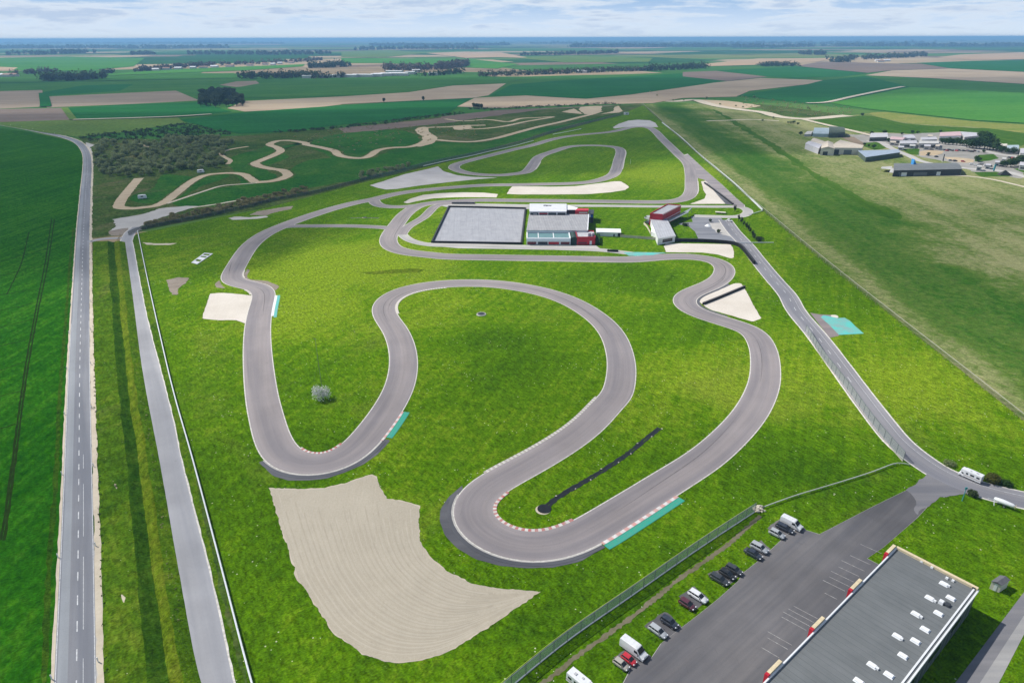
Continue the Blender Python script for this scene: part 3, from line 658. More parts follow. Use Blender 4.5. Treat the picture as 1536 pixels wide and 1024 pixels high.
# ------------------------------------------------------------------ the circuit
TR = (vB([(1000,845),(540,838),(0,832)])+vA([(1200,712),(1000,712)])+vF([(1000,120),(800,140),(650,165),(545,215),(470,270),(415,320),(355,400),(300,470),(240,560),(206,635),(215,700),(245,747),(320,787),(450,822),(600,843),(800,860)])
  + v5([(440,127),(700,133),(1000,138),(1250,142),(1330,141)])+vE([(60,348),(230,333),(450,331),(590,346),(690,371),(745,405),(768,440),(760,490),(720,540),(650,583),(560,620),(470,655),(412,690),(390,725),(405,765),(450,808),(540,846),(650,883),(760,915),(870,950)])
  + v6([(310,460),(340,495),(364,550),(372,620),(368,690),(340,770),(295,845),(225,925)])+vI([(1536,315),(1430,385),(1300,465),(1150,560),(1010,645),(880,725),(800,765),(700,800),(600,811),(495,803),(385,770),(305,720),(250,660),(236,605),(250,548),(300,500),(365,455),(430,420),(530,368),(685,280),(820,192),(925,102),(1015,0)])
  + v5([(1230,770),(1252,700),(1259,620),(1250,560),(1225,490),(1180,430),(1110,375),(1020,325),(900,285),(780,262),(680,250),(560,247),(450,252),(350,265),(260,290),(205,325),(188,360),(203,405),(240,455),(268,520),(280,590),(275,660),(255,730)])
  + vH([(1075,0),(1000,120),(920,225),(840,325),(760,400),(680,455),(580,492),(470,506),(370,500),(280,470),(215,425),(180,370),(140,280),(110,170),(70,0)])+[(387,542),(386,500),(388.5,475),(394,452)]
  + vD([(392,835),(378,795),(340,770),(270,755),(190,740),(150,725),(137,690),(160,640),(200,570),(245,500),(290,445),(390,368),(530,303),(710,236),(915,170),(1110,120)])
  + vA([(140,700),(250,670),(400,642),(600,618),(850,596),(1100,579),(1400,575)])+vB([(0,693),(200,688),(450,682),(640,666),(760,635),(830,600),(858,545),(876,470),(893,405),(880,374),(830,357),(720,347),(580,345),(430,357),(295,398),(165,450),(105,530),(65,575),(0,593)])
  + vA([(1400,475),(1270,490),(1120,488),(980,476),(880,452),(830,425),(842,402),(900,380),(1000,352),(1150,315),(1350,265)])+vB([(120,340),(250,300),(400,268),(600,245),(800,225),(900,205),(980,185),(1080,180),(1150,190),(1200,222),(1260,285),(1340,362),(1410,430)])
  + vC([(545,450),(568,530),(573,620),(572,690),(545,738),(480,768),(380,784)]))
TP = path(TR, 1.5, closed=True, it=14)
B1 = path(vD([(470,325),(545,308),(620,303),(750,303),(880,302),(1080,303),(1200,308),(1345,318),(1390,330)]), 1.5, it=4)
B2 = path(vA([(60,712),(118,708),(135,735),(170,756),(240,768),(320,771),(420,768),(520,755)]), 1.5, it=4)
B3 = path(vF([(1100,140),(1000,150),(910,165),(835,205),(780,262),(705,335),(580,410),(480,470),(430,520),(390,580)]), 1.5, it=4)
B4 = path(vF([(400,570),(440,610),(500,650),(600,685),(720,710),(850,725)])+v5([(560,78),(700,84),(850,88),(1000,93),(1160,99),(1280,112),(1400,128)]), 1.5, it=4)
B5 = path(vA([(820,740),(1000,752)])+vA([(1100,762),(1300,765),(1500,768)])+vB([(100,880),(400,880),(700,879),(1000,883),(1290,886)])+vC([(560,826),(800,828),(1000,830),(1050,845),(1078,870),(1060,895),(1020,910),(960,918),(800,915),(600,910)]), 1.5, it=4)
TRI = vC([(500,380),(545,365),(700,508),(850,638),(962,745),(1042,812),(1040,835),(950,835),(930,800),(800,690),(690,592),(632,575),(560,560)])
paths = [(TP, 8.0, True, A_TRACK), (B1, 5.4, False, A_TRACK), (B2, 6.5, False, A_TRACK), (B3, 5.0, False, A_TRACK), (B4, 4.4, False, A_PIT), (B5, 5.0, False, A_PIT)]
for i, (P, wd, cl, mt) in enumerate(paths):
    e = .27
    flat('track_edge', ribbon_bm(P, wd/2+e, -wd/2-e, Z(14)+.0004*i, cl), LINE)
for i, (P, wd, cl, mt) in enumerate(paths[::-1]):
    flat('race_track', ribbon_bm(P, wd/2, -wd/2, Z(15)+.003*i, cl), mt)
poly('track_edge', inset(TRI, 1.02), Z(14)-.003, LINE)
poly('race_track', TRI, Z(15)+.0015, A_TRACK)
# aprons
def apron(px, k=0): poly('track_apron', px, Z(12)+.002*k, A_DARK, rough=.06, step=1.2)
apron(vH([(78,455),(85,500),(100,535),(150,582),(260,617),(420,617),(560,602),(700,557),(850,492),(960,412),(1060,305),(990,300),(900,330),(700,450),(480,520),(250,500),(140,420)]))
apron(vI([(195,468),(120,530),(75,600),(72,660),(98,740),(160,805),(260,868),(400,910),(560,922),(700,917),(850,882),(962,815),(945,780),(800,800),(600,830),(400,800),(250,690),(180,600),(200,530)]), 1)
apron(vE([(795,572),(812,590),(700,640),(570,685),(515,715),(520,750),(585,795),(680,830),(800,870),(760,900),(600,850),(450,780),(440,700),(560,630),(700,580)]), 2)
apron(vC([(688,612),(715,618),(760,655),(830,720),(945,812),(880,808),(800,720),(740,650)]), 3)
poly('track_apron', v4([(985,235),(995,258),(1015,272),(970,268),(965,250)]), Z(12), DIRT, rough=.1)
poly('track_apron', v4([(1085,225),(1110,183),(1122,190),(1105,215),(1120,232),(1200,238),(1255,262),(1240,280),(1180,270),(1100,245)]), Z(12)-.002, DIRT, rough=.2, step=1.5)
# kerbs
def kerb(P, a, b, o0, o1, mat, h=.05, closed=True, name='kerb'):
    A = at(*a); Bp = at(*b); N = len(P)
    ia = min(range(N), key=lambda i: (P[i]-A).length); ib = min(range(N), key=lambda i: (P[i]-Bp).length)
    nn = normals(P, closed); side = 1 if (A-P[ia]).dot(nn[ia])+(Bp-P[ib]).dot(nn[ib]) > 0 else -1
    if (ib-ia) % N > N/2: ia, ib = ib, ia
    seg = [P[(ia+k) % N] for k in range((ib-ia) % N+1)]
    bm = ribbon_bm(seg, side*o0, side*o1, Z(16)+.012, z1=Z(16)+.012+h)
    ribbon_bm(seg, side*o1, side*(o1+.03), Z(16)+.012+h, z1=.02, bm=bm)
    return flat(name, bm, mat)
kerb(TP, vI([(420,495)])[0], vI([(820,670)])[0], 3.98, 4.72, KERB_RW)
kerb(TP, vI([(960,780)])[0], vI([(1360,530)])[0], 3.95, 4.75, KERB_PW)
kerb(TP, vI([(960,800)])[0], vI([(1370,540)])[0], 4.75, 6.3, TEAL, .01, name='painted_runoff')
kerb(TP, vI([(330,395)])[0], v5([(1160,762)])[0], 3.9, 4.7, KERB_W)
kerb(TP, vH([(320,385)])[0], vH([(695,350)])[0], 3.98, 4.6, KERB_RW)
kerb(TP, vH([(1130,95)])[0], vH([(990,300)])[0], 3.95, 4.6, KERB_PW)
kerb(TP, vH([(1145,97)])[0], vH([(1015,300)])[0], 4.6, 6.2, TEAL, .01, name='painted_runoff')
kerb(TP, v5([(470,266)])[0], v5([(252,385)])[0], 3.9, 4.9, KERB_W)
kerb(TP, vD([(478,840)])[0], vD([(450,1000)])[0], 3.95, 4.9, WHITEP)
kerb(TP, vD([(490,840)])[0], vD([(465,1000)])[0], 4.9, 5.9, TEAL_L, .01, name='painted_runoff')
kerb(TP, vD([(215,705)])[0], vD([(250,640)])[0], 3.95, 4.6, KERB_W)
kerb(TP, vD([(310,825)])[0], vD([(245,795)])[0], 3.95, 4.8, KERB_W)
kerb(TP, vC([(635,600)])[0], vC([(640,720)])[0], 3.95, 4.6, KERB_W)
kerb(TP, vB([(165,490)])[0], vB([(130,560)])[0], 3.95, 4.9, KERB_W)
kerb(TP, vB([(945,385)])[0], vB([(905,560)])[0], 3.95, 4.7, KERB_W)
poly('painted_runoff', vE([(-150,295),(-40,292),(240,296),(120,318),(0,326),(-100,326)]), Z(15)+.05, TEAL_L)
SKID = plain('rubber mark', (.140,.128,.130), .85, 0, .25, .8)
for _i in range(34):
    _s = random.randrange(len(TP)); _n = random.randint(14, 46); _o0 = random.uniform(-2.6,2.6); _o1 = max(-3.2, min(3.2, _o0+random.uniform(-2.2,2.2))); _w = random.uniform(.08,.22)
    _seg = [TP[(_s+k) % len(TP)] for k in range(_n)]
    flat('skid_mark', ribbon_bm(_seg, lambda i, o0=_o0, o1=_o1, n=_n, w=_w: o0+(o1-o0)*i/n+w*math.sin(math.pi*i/(n-1)), lambda i, o0=_o0, o1=_o1, n=_n, w=_w: o0+(o1-o0)*i/n-w*math.sin(math.pi*i/(n-1))-.005, Z(15)+.022+.0004*_i), SKID)
# gutters of the two hairpins: pale concrete line outside the dark gutter
def gutter(a, b, o): kerb(TP, a, b, o, o+.28, CONC, .02, name='gutter')
gutter(vH([(85,470)])[0], vH([(985,305)])[0], 4.25); gutter(vI([(175,500)])[0], vI([(940,790)])[0], 4.25)
kerb(TP, vH([(85,470)])[0], vH([(985,305)])[0], 4.6, 5.5, A_DARK, .02, name='gutter'); kerb(TP, vI([(175,500)])[0], vI([(940,790)])[0], 4.6, 5.4, A_DARK, .02, name='gutter')
kerb(TP, vE([(770,585)])[0], vE([(640,838)])[0], 4.3, 5.3, A_DARK, .02, name='gutter')

# ------------------------------------------------------------------ right-hand road, car park
RR = path(vE([(770,0),(850,110),(950,215),(1095,400),(1220,550),(1350,700)])+v6([(500,360),(600,480),(690,600),(800,750),(900,880),(1000,1000)])+v9([(1048,-5),(1100,45),(1165,90),(1250,122),(1350,155),(1450,183),(1560,205),(1700,230)]), 2.0, it=10)
flat('road_edge', ribbon_bm(RR, 3.6, -3.6, Z(12), jitter=.05), LINE)
flat('road', ribbon_bm(RR, 3.2, -3.2, Z(13)), asphalt('airfield road asphalt', (.24,.235,.25), 6.4, streak=.2))
bm = bmesh.new(); q = resample(RR, 1.0)
for i in range(0, len(q)-60, 9): ribbon_bm(q[i:i+4], .08, -.08, Z(14), bm=bm)
ribbon_bm(q, 1.64, 1.56, Z(14), bm=bm)
flat('road_marking', bm, MARK)
LOT = v9([(1110,60),(1160,95),(1210,110),(1290,140),(1290,166),(1180,172),(1130,197),(1050,282),(900,412),(828,460),(890,492),(760,640),(560,840),(380,1024),(200,1250)])+v8([(1100,1250),(1270,1020),(1300,962),(1400,902),(1440,842),(1536,767)])+v9([(60,722),(100,690),(160,642),(250,562),(270,527),(340,472),(420,400),(480,342),(560,335),(615,352),(850,230),(1060,128),(1095,95)])
poly('car_park', inset(LOT, 1.006), Z(11), CONC); _lr = at(1156,1015)-at(1335,830)
poly('car_park', LOT, Z(12)+.002, A_LOT, uvrot=math.atan2(_lr.y, _lr.x))
poly('road', v9([(1005,152),(1060,126),(1105,75),(1165,86),(1290,140),(1292,164),(1180,171),(1125,200),(1055,270),(1030,240),(1040,200)]), Z(12)+.004, asphalt('junction asphalt', (.205,.20,.21), 900, streak=.2), rough=.5, step=1.2)
bays = [v8([(1210,920),(1290,970)]), v8([(1370,760),(1445,825)]), v9([(120,535),(200,590)]), v9([(282,430),(345,470)]), v9([(388,325),(460,372)]), v9([(0,640),(60,690)])]
for pg in (v8([(1225,905),(1300,850),(1400,905),(1300,965)]), v8([(1365,765),(1460,695),(1540,770),(1440,830)]), v9([(115,530),(230,480),(275,530),(190,590)]), v9([(275,430),(350,375),(400,420),(340,470)]), v9([(380,325),(460,262),(560,335),(460,375)]), v9([(-20,630),(50,585),(125,650),(50,695)])):
    poly('parking_bay', pg, Z(10), A_LOT, rough=.15, step=.8)
bm = bmesh.new(); c0 = at(1156,1015); c1 = at(1335,830); dv = (c1-c0).normalized(); nv = Vector((-dv.y, dv.x, 0))
for s, l in ((.1,3.5),(.16,4),(.19,4.8),(.30,5),(.33,5.5),(.36,5.2),(.39,5),(.55,2.5),(.62,4.6),(.66,4.2),(.70,4.8),(.75,4.4),(.80,4.9),(.86,4.4),(.97,4.6)):
    p = c0.lerp(c1, s)+nv*1.0; ribbon_bm([p, p+(nv*.95-dv*.12)*l*.85], .05, -.05, Z(13)+.004, bm=bm)
flat('parking_line', bm, FAINT)
# little apron with the teal skid pan by the right-hand road
poly('skid_pad', vL([(182,212),(290,232),(430,238),(490,262),(500,466),(398,488)]), Z(11), asphalt('pinkish asphalt', (.235,.20,.195), 900))
poly('skid_pad', vL([(300,262),(330,240),(490,272),(560,267),(620,300),(680,362),(775,442),(500,456),(400,352)]), Z(15)-.01, TEAL_L)
poly('skid_pad', vL([(410,242),(470,240),(495,260),(470,272),(420,258)]), Z(14)-.01, GRAV2, smooth=True)
# lane at the lower right corner
LN = path([(1432,1060),(1470,1005),(1510,945),(1560,865),(1620,770)], 2, it=3)
poly('lane', vO([(800,1130),(880,1024),(1353,400),(1700,-50),(1900,330),(1353,690),(1180,1024),(1120,1130)]), Z(11), asphalt('lane asphalt', (.22,.215,.225), 900))
poly('lane', vO([(960,1130),(1050,1024),(1353,560),(1500,330),(1700,420),(1353,690),(1180,1024),(1120,1130)]), Z(12), asphalt('lane concrete', (.36,.35,.34), 900))
# paved ground around the paddock
poly('paddock_paving', vS([(925,205),(1080,210),(1180,205),(1330,400),(1370,445),(1180,440),(640,425),(630,405),(990,405),(960,340),(900,290),(810,275),(830,262),(940,255)]), Z(10), A_ROAD)
poly('paddock_paving', vS([(1090,265),(1200,260),(1290,390),(1180,360),(1110,310)]), Z(11), CONC, rough=.4)
poly('paddock_paving', vR([(-20,430),(400,440),(900,452),(1500,455),(1560,500),(900,490),(300,480),(-20,450)]), Z(10), A_PIT)
poly('paddock_paving', vA([(640,745),(820,725),(1000,740),(1536,750),(1536,790),(1000,790),(760,770)]), Z(10), A_PIT)
vT=view(780,295,12.8); vU=view(960,295,14.63)
# ------------------------------------------------------------------ buildings
def lift(px4, h): return [at(x, y, h) for x, y in px4]
def cen(Q): return Vector((sum(q.x for q in Q)/len(Q), sum(q.y for q in Q)/len(Q), 0))
def prism(bm, Q, z0, z1, mi=0, grow=0):
    c = cen(Q); R = []
    for q in Q:
        d = Vector((q.x, q.y, 0))-c; d = d+d.normalized()*grow; R.append(c+d)
    a = [bm.verts.new((p.x, p.y, z0)) for p in R]; b = [bm.verts.new((p.x, p.y, z1)) for p in R]; n = len(Q)
    for i in range(n):
        j = (i+1) % n; bm.faces.new((a[i], a[j], b[j], b[i])).material_index = mi
    bm.faces.new(a[::-1]).material_index = mi; bm.faces.new(b).material_index = mi
    return bm
def wallbox(bm, P, Q, z0, z1, o0, o1, mi=0):
    """box along the segment PQ between outward offsets o0..o1"""
    t = (Q-P); t.z = 0; t.normalize(); n = Vector((t.y, -t.x, 0))
    R = [P+n*o0, Q+n*o0, Q+n*o1, P+n*o1]
    return prism(bm, R, z0, z1, mi)
class Bld:
    """local frame at the middle of the footprint; children keep world placement through the inverse offset"""
    def __init__(s, name, label, cat, Q, group=None):
        s.c = cen(Q); s.Q = [Vector((q.x, q.y, 0)) for q in Q]
        a = sum((s.Q[i].x-s.c.x)*(s.Q[(i+1) % len(Q)].y-s.c.y)-(s.Q[(i+1) % len(Q)].x-s.c.x)*(s.Q[i].y-s.c.y) for i in range(len(Q)))
        if a < 0: s.Q = s.Q[::-1]
        s.root = empty(name, s.c); tag(s.root, label, cat, group)
    def part(s, name, bm, mat, parent=None):
        bmesh.ops.translate(bm, verts=bm.verts, vec=-s.c)
        o = from_bm(name, bm, mat, parent or s.root); return o
    def walls(s, h, mat, z0=0): return s.part('wall', prism(bmesh.new(), s.Q, z0, h), mat)
    def flatroof(s, h, mat, grow=.25, th=.22): return s.part('roof', prism(bmesh.new(), s.Q, h, h+th, 0, grow), mat)
    def parapet(s, z0, z1, mat, edges=None, w=.3, name='parapet'):
        bm = bmesh.new(); n = len(s.Q)
        for i in edges if edges is not None else range(n):
            wallbox(bm, s.Q[i], s.Q[(i+1) % n], z0, z1+.004*i, -w, .06)
        return s.part(name, bm, mat)
    def gable(s, h, rise, mat, e=0, over=.35):
        """ridge parallel to edge e"""
        n = 4; P = [s.Q[(e+k) % 4] for k in range(4)]; c = s.c
        P = [p+(p-c).normalized()*over for p in P]
        m1 = (P[1]+P[2])/2; m0 = (P[0]+P[3])/2; bm = bmesh.new()
        lo = [bm.verts.new((p.x, p.y, h)) for p in P]; r0 = bm.verts.new((m0.x, m0.y, h+rise)); r1 = bm.verts.new((m1.x, m1.y, h+rise))
        bm.faces.new((lo[0], lo[1], r1, r0)); bm.faces.new((lo[2], lo[3], r0, r1)); bm.faces.new((lo[1], lo[2], r1)); bm.faces.new((lo[3], lo[0], r0)); bm.faces.new(lo[::-1])
        return s.part('roof', bm, mat)
    def arch(s, h, rise, mat, e=0):
        P = [s.Q[(e+k) % 4] for k in range(4)]; bm = bmesh.new(); rings = []
        for a, b in ((P[0], P[3]), (P[1], P[2])):
            rings.append([Vector((*(a.lerp(b, .5-.5*math.cos(math.pi*i/10))).xy, h+rise*math.sin(math.pi*i/10))) for i in range(11)])
        loft(bm, rings); return s.part('roof', bm, mat)
    def panel(s, name, e, s0, s1, z0, z1, mat, off=.04, parent=None):
        P = s.Q[e]; Q = s.Q[(e+1) % len(s.Q)]
        return s.part(name, wallbox(bmesh.new(), P.lerp(Q, s0), P.lerp(Q, s1), z0, z1, -.05, off), mat, parent)
    def edge_to(s, p):
        """index of the edge whose middle is nearest to p"""
        return min(range(len(s.Q)), key=lambda i: ((s.Q[i]+s.Q[(i+1) % len(s.Q)])/2-p).length)
CAM0 = Vector((0, 0, 0))

# --- the near hall with the grey sheet roof
HH = 5.4
P0 = at(1345,822,HH); P1 = at(1470,880,HH); P3 = at(1156,1015,HH); dl = (P3-P0); dl.normalize(); w_ = (P1-P0)
w_ = w_-dl*w_.dot(dl); LEN = 58
Qn = [P0, P0+dl*LEN, P0+dl*LEN+w_, P0+w_]
b = Bld('industrial_hall', 'long grey flat-roofed hall with rows of white skylights beside the car park', 'hall', Qn)
rang = math.atan2(dl.y, dl.x)
b.walls(HH-.05, GREYW)
b.flatroof(HH-.04, roofmat('grey roof membrane', (.125,.135,.138), (.185,.195,.198), rang, 1.05, .07), -.05, .12)
n = 4
eF = b.edge_to((P0+P0+dl*LEN)/2); eB = b.edge_to((P0+P1)/2); eR = b.edge_to((P1+P1+dl*LEN)/2)
b.parapet(HH-.3, HH+.42, WHITE, [eF], .16)
b.part('parapet', wallbox(bmesh.new(), b.Q[eB], b.Q[(eB+1) % 4], HH-.3, HH+.5, -.42, .10), TIMBER)
b.part('gutter', wallbox(bmesh.new(), b.Q[eR], b.Q[(eR+1) % 4], HH-.15, HH+.22, -.55, -.30), WHITE)
b.part('gutter', wallbox(bmesh.new(), b.Q[eR], b.Q[(eR+1) % 4], HH-.25, HH+.14, -.02, .22), WHITE)
bm = bmesh.new()
for k in range(0, 29): 
    p = P0+w_+dl*(k*2+.3); q = p+dl*.1; wallbox(bm, q, p, .3, HH-.35, -.03, .03)
b.part('wall_seams', bm, DARKW)
for s0, s1 in ((.10,.16),(.24,.31),(.40,.47),(.56,.62)):
    k0, k1 = (1-s0, 1-s1) if (b.Q[eR]-P1).length > 5 else (s0, s1)
    win = b.panel('window', eR, min(k0,k1), max(k0,k1), 2.4, 3.5, GLASS, .06); 
for s0 in (.12, .34, .58, .8):
    k0 = 1-s0 if (b.Q[eF]-P0).length > 5 else s0
    b.panel('roller_door', eF, k0-.035, k0+.035, .05, 3.6, plain('roller door', (.55,.56,.57), .5, 0, .06), .06)
def on_roof(x, y): return at(*vO([(x, y)])[0], HH+.2)
def roofbox(name, x, y, l, wd, h, mat, rim=True):
    c = on_roof(x, y); bm = bmesh.new(); box(bm, (c.x, c.y, HH+.08+h/2), (l, wd, h), rang, 0, .12)
    if rim: box(bm, (c.x, c.y, HH+.11), (l+.16, wd+.16, .1), rang, 0)
    return b.part(name, bm, mat)
DOME = plain('skylight dome', (.80,.81,.82), .3, 0, .04, 1, .5)
for x, y in ((805,343),(852,440),(707,440),(768,545),(612,550),(676,655),(485,702),(610,735),(524,835),(312,900),(428,967),(220,1010),(340,1090)): roofbox('skylight', x, y, .78, 1.15, .28, DOME)
for x, y in ((824,305),(866,322),(836,358),(741,462),(648,571),(513,721),(347,923),(652,190),(722,230)): roofbox('roof_vent', x, y, .4, .42, .3, WHITE, False)
roofbox('air_conditioner', 785, 472, .8, .7, .5, WHITE, False); roofbox('air_conditioner', 828, 487, .9, .8, .35, DARKW, False); roofbox('air_conditioner', 1012, 372, .6, .5, .4, DARKW, False)
for s0 in ((.35, 3.3), (13.2, 16.4), (25.6, 28.8), (38, 41.2)):
    a = P0+dl*s0[0]; c = P0+dl*s0[1]; t = (c-a).normalized(); o = Vector((t.y, -t.x, 0)); o = o if o.dot(w_) < 0 else -o
    bm = bmesh.new(); prism(bm, [a+o*.10, c+o*.10, c+o*.62, a+o*.62], HH-1.5, HH+.75)
    sg = b.part('sign_box', bm, TIMBER)
    bm = bmesh.new(); prism(bm, [c+o*.08-t*.0, c+t*.55+o*.08, c+t*.55+o*.64, c+o*.64], HH-1.52, HH+.70)
    b.part('sign_end', bm, REDP, sg)
# --- little shed
Qs = lift(v9([(1388,572),(1432,590),(1466,568),(1425,548)]), 1.2)
b = Bld('garden_shed', 'small cream shed with a grey roof on the grass behind the hall', 'shed', Qs)
b.walls(1.75, CREAMW); b.gable(1.75, .35, plain('shed roof', (.13,.13,.14), .8), 1, .2); b.panel('door', 0, .35, .65, .05, 1.6, WHITE, .05)

# --- tyre walled training pad and paddock buildings
PADQ = [at(*p) for p in vR([(70,432),(850,445),(886,138),(218,122)])]
bm = bmesh.new(); prism(bm, PADQ, 0, .11); flat('training_pad', bm, roofmat('pad asphalt', (.27,.275,.30), (.40,.405,.43), 0.06, 3.1, .03))
def tyre_wall(name, label, pts, h=.9, w=.75, mat=RUBBER, tyre=.65, cap=None, cat='barrier'):
    P = pts; c = P[len(P)//2]; root = empty(name, (c.x, c.y, 0)); tag(root, label, cat)
    bm = bmesh.new(); q = resample(P, tyre)
    nn = normals(q)
    for a in q:
        k = h*random.uniform(.93, 1.05); cyl(bm, (a.x-c.x, a.y-c.y, .01), w/2, k, 8, w/2*.96)
    from_bm('tyre_stack', bm, mat, root)
    if cap is not None:
        bm = ribbon_bm([Vector((a.x-c.x, a.y-c.y, 0)) for a in q], w*.36, -w*.36, h*1.06); ribbon_bm([Vector((a.x-c.x, a.y-c.y, 0)) for a in q], w*.36, w*.36, h*1.06, z1=h*.8, bm=bm); ribbon_bm([Vector((a.x-c.x, a.y-c.y, 0)) for a in q], -w*.36, -w*.36, h*1.06, z1=h*.8, bm=bm)
        from_bm('belt', bm, cap, root)
    return root
loop = PADQ+[PADQ[0]]
tyre_wall('tyre_wall', 'low black tyre wall all round the grey training pad', loop, .9, .9, cap=plain('belt rubber', (.03,.03,.034), .6))
tyre_wall('tyre_wall', 'black tyre wall along the raised car park, bending beside the right-hand road', path(vE([(160,192),(350,196),(560,200),(750,212),(860,226),(910,250),(970,320),(1030,398)]), 1, it=8), 1.5, 1.1, cap=plain('belt rubber', (.03,.03,.034), .6))
tyre_wall('tyre_wall', 'dark tyre row crossing the gravel inside the S bend', path(vE([(572,763),(700,712),(820,662),(944,610)]), 1, it=3), .8, .8, cap=plain('grey belt', (.09,.085,.09), .7))
tyre_wall('tyre_wall', 'dark tyre row along the narrow gravel triangle at the end of the straight', path(vC([(690,622),(760,672),(850,738),(942,810)]), 1, it=3), .9, .9, cap=plain('grey belt', (.09,.085,.09), .7))
tyre_wall('tyre_wall', 'short dark tyre block at the end of the main straight behind the pad', [at(*p) for p in vR([(252,92),(436,92)])], 1.0, 1.3, plain('grey tyres', (.09,.09,.095), .8))
tyre_wall('tyre_wall', 'short black tyre block beside the pale path before the paddock fence', [at(*p) for p in vS([(190,517),(272,519)])], 1.0, .9)

RF = roofmat('pit hall roof', (.25,.25,.265), (.40,.40,.41), 0.03, 1.25, .10)
Q = lift(vT([(130,650),(1290,650),(1312,345),(180,345)]), 4.2)
b = Bld('pit_hall', 'wide hall with a weathered grey sheet roof in front of the white pit block', 'hall', Q)
b.walls(4.15, WHITE); b.flatroof(4.16, RF); e = b.edge_to(cen(Q)+Vector((30,0,0))); b.panel('gutter', e, 0, 1, 3.9, 4.5, WHITE, .4)
Q = lift(vT([(185,282),(890,285),(890,140),(190,135)]), 6.2)
b = Bld('pit_block', 'white pit block with a pale roof and dark garage openings behind the grey hall', 'building', Q)
b.walls(6.1, WHITE); b.flatroof(6.1, plain('pale roof', (.62,.63,.67), .6, 0, .08, .3), .2, .15); e = b.edge_to(cen(Q)+Vector((0,-20,0)))
for s0, s1 in ((.02,.24),(.27,.48),(.51,.73),(.76,.98)): b.panel('garage_opening', e, s0, s1, 4.3, 5.6, DARKW, .06)
b.panel('fascia', e, .26, .50, 4.9, 5.3, REDP, .12); b.panel('fascia', e, .1, .2, 4.6, 4.9, WHITE, .12)
for i, x in enumerate((465, 495, 520, 548, 575)):
    p = at(*vT([(x, 172)])[0], 6.25); bm = bmesh.new(); box(bm, (p.x, p.y, 6.32), (.5 if i % 2 else .9, 3.0 if i % 2 else 1.6, .12), .3*i); b.part('roof_mark', bm, DARKW)
Q = lift(vT([(895,250),(1080,250),(1100,215),(860,150)]), 5.6)
b = Bld('canopy', 'white wedge-shaped roof at the right end of the white pit block', 'canopy', Q); b.walls(5.4, DARKW); b.flatroof(5.4, WHITE, .3, .25)
Q = lift(vT([(1060,265),(1310,265),(1310,225),(1110,225)]), 5.9)
b = Bld('red_kiosk', 'red-roofed block at the back right corner of the grey hall', 'building', Q); b.walls(5.7, REDP); b.flatroof(5.7, REDP, .2, .2); e = b.edge_to(cen(Q)+Vector((0,-20,0))); b.panel('window', e, .3, .95, 4.4, 5.1, CREAMW, .06)
Q = lift(vT([(1315,330),(1410,335),(1420,250),(1320,255)]), 4.6)
b = Bld('blue_kiosk', 'dark block with a blue and white front beyond the grey hall', 'kiosk', Q); b.walls(4.5, DARKW); b.flatroof(4.5, DARKW, .15, .15); e = b.edge_to(cen(Q)+Vector((0,-20,0))); b.panel('poster', e, .1, .45, 2.8, 4.2, WHITE, .07); b.panel('poster', e, .5, .9, 2.8, 4.2, plain('blue paint', (.03,.12,.40), .5), .07)
A = at(*vT([(125,925)])[0]); B = at(*vT([(968,928)])[0]); t = (B-A).normalized(); nb = Vector((-t.y, t.x, 0)); D = 10.5
Q = [A, B, B+nb*D, A+nb*D]
b = Bld('reception_pavilion', 'flat pavilion with a white frame, teal roof panels and dark red glazed front', 'pavilion', Q)
b.walls(2.9, WHITE); b.flatroof(2.9, TEALROOF, -.1, .12); b.parapet(2.9, 3.35, WHITE, None, .5, 'roof_frame')
for k in (.27, .62):
    p = A.lerp(B, k); b.part('roof_frame', wallbox(bmesh.new(), p, p+nb*D, 3.0, 3.2, -.2, .2), WHITE)
e = b.edge_to((A+B)/2); DRED = plain('dark red front', (.14,.014,.028), .35, 0, .3, 1, .5)
for s0, s1, mm in ((.02,.22,DRED),(.26,.48,DARKW),(.50,.74,REDP),(.78,.98,DRED)):
    b.panel('window', e, s0, s1, .25, 1.5, mm, .05)
b.panel('fascia', e, 0, 1, 1.7, 3.0, plain('pale blue fascia', (.66,.74,.80), .5, 0, .05), .5)
Q = [at(*vT([(985,925)])[0]), at(*vT([(1085,925)])[0])]; Q = [Q[0], Q[1], Q[1]+nb*9, Q[0]+nb*9]
b = Bld('dark_gate', 'dark green recessed passage between the pavilion and the red building', 'passage', Q); b.walls(3.4, plain('dark green cladding', (.02,.05,.04), .6)); b.gable(3.4, .5, plain('dark green cladding', (.02,.05,.04), .6), 1, .1)
A2 = at(*vT([(1090,925)])[0]); B2_ = at(*vT([(1440,925)])[0]); Q = [A2, B2_, B2_+nb*11, A2+nb*11]
b = Bld('red_building', 'red two-storey building with a grey terrace roof at the right end of the hall', 'building', Q)
b.walls(3.3, REDP); b.flatroof(3.3, plain('terrace', (.42,.42,.44), .8), -.1, .1); b.parapet(3.3, 3.9, REDP, None, .15)
e = b.edge_to((A2+B2_)/2); b.panel('door', e, .70, .82, .05, 1.9, WHITE, .06); b.panel('window', e, .08, .55, .6, 1.4, DRED, .05)
bm = bmesh.new()
for k, col in enumerate(range(6)):
    p = A2.lerp(B2_, .62+.065*k)+nb*(3+.6*(k % 3)); box(bm, (p.x, p.y, 4.1), (.5, 1.6, 1.4), .2)
b.part('flags', bm, kerbmat('flag cloth', (.45,.03,.05), (.55,.55,.62), .5))

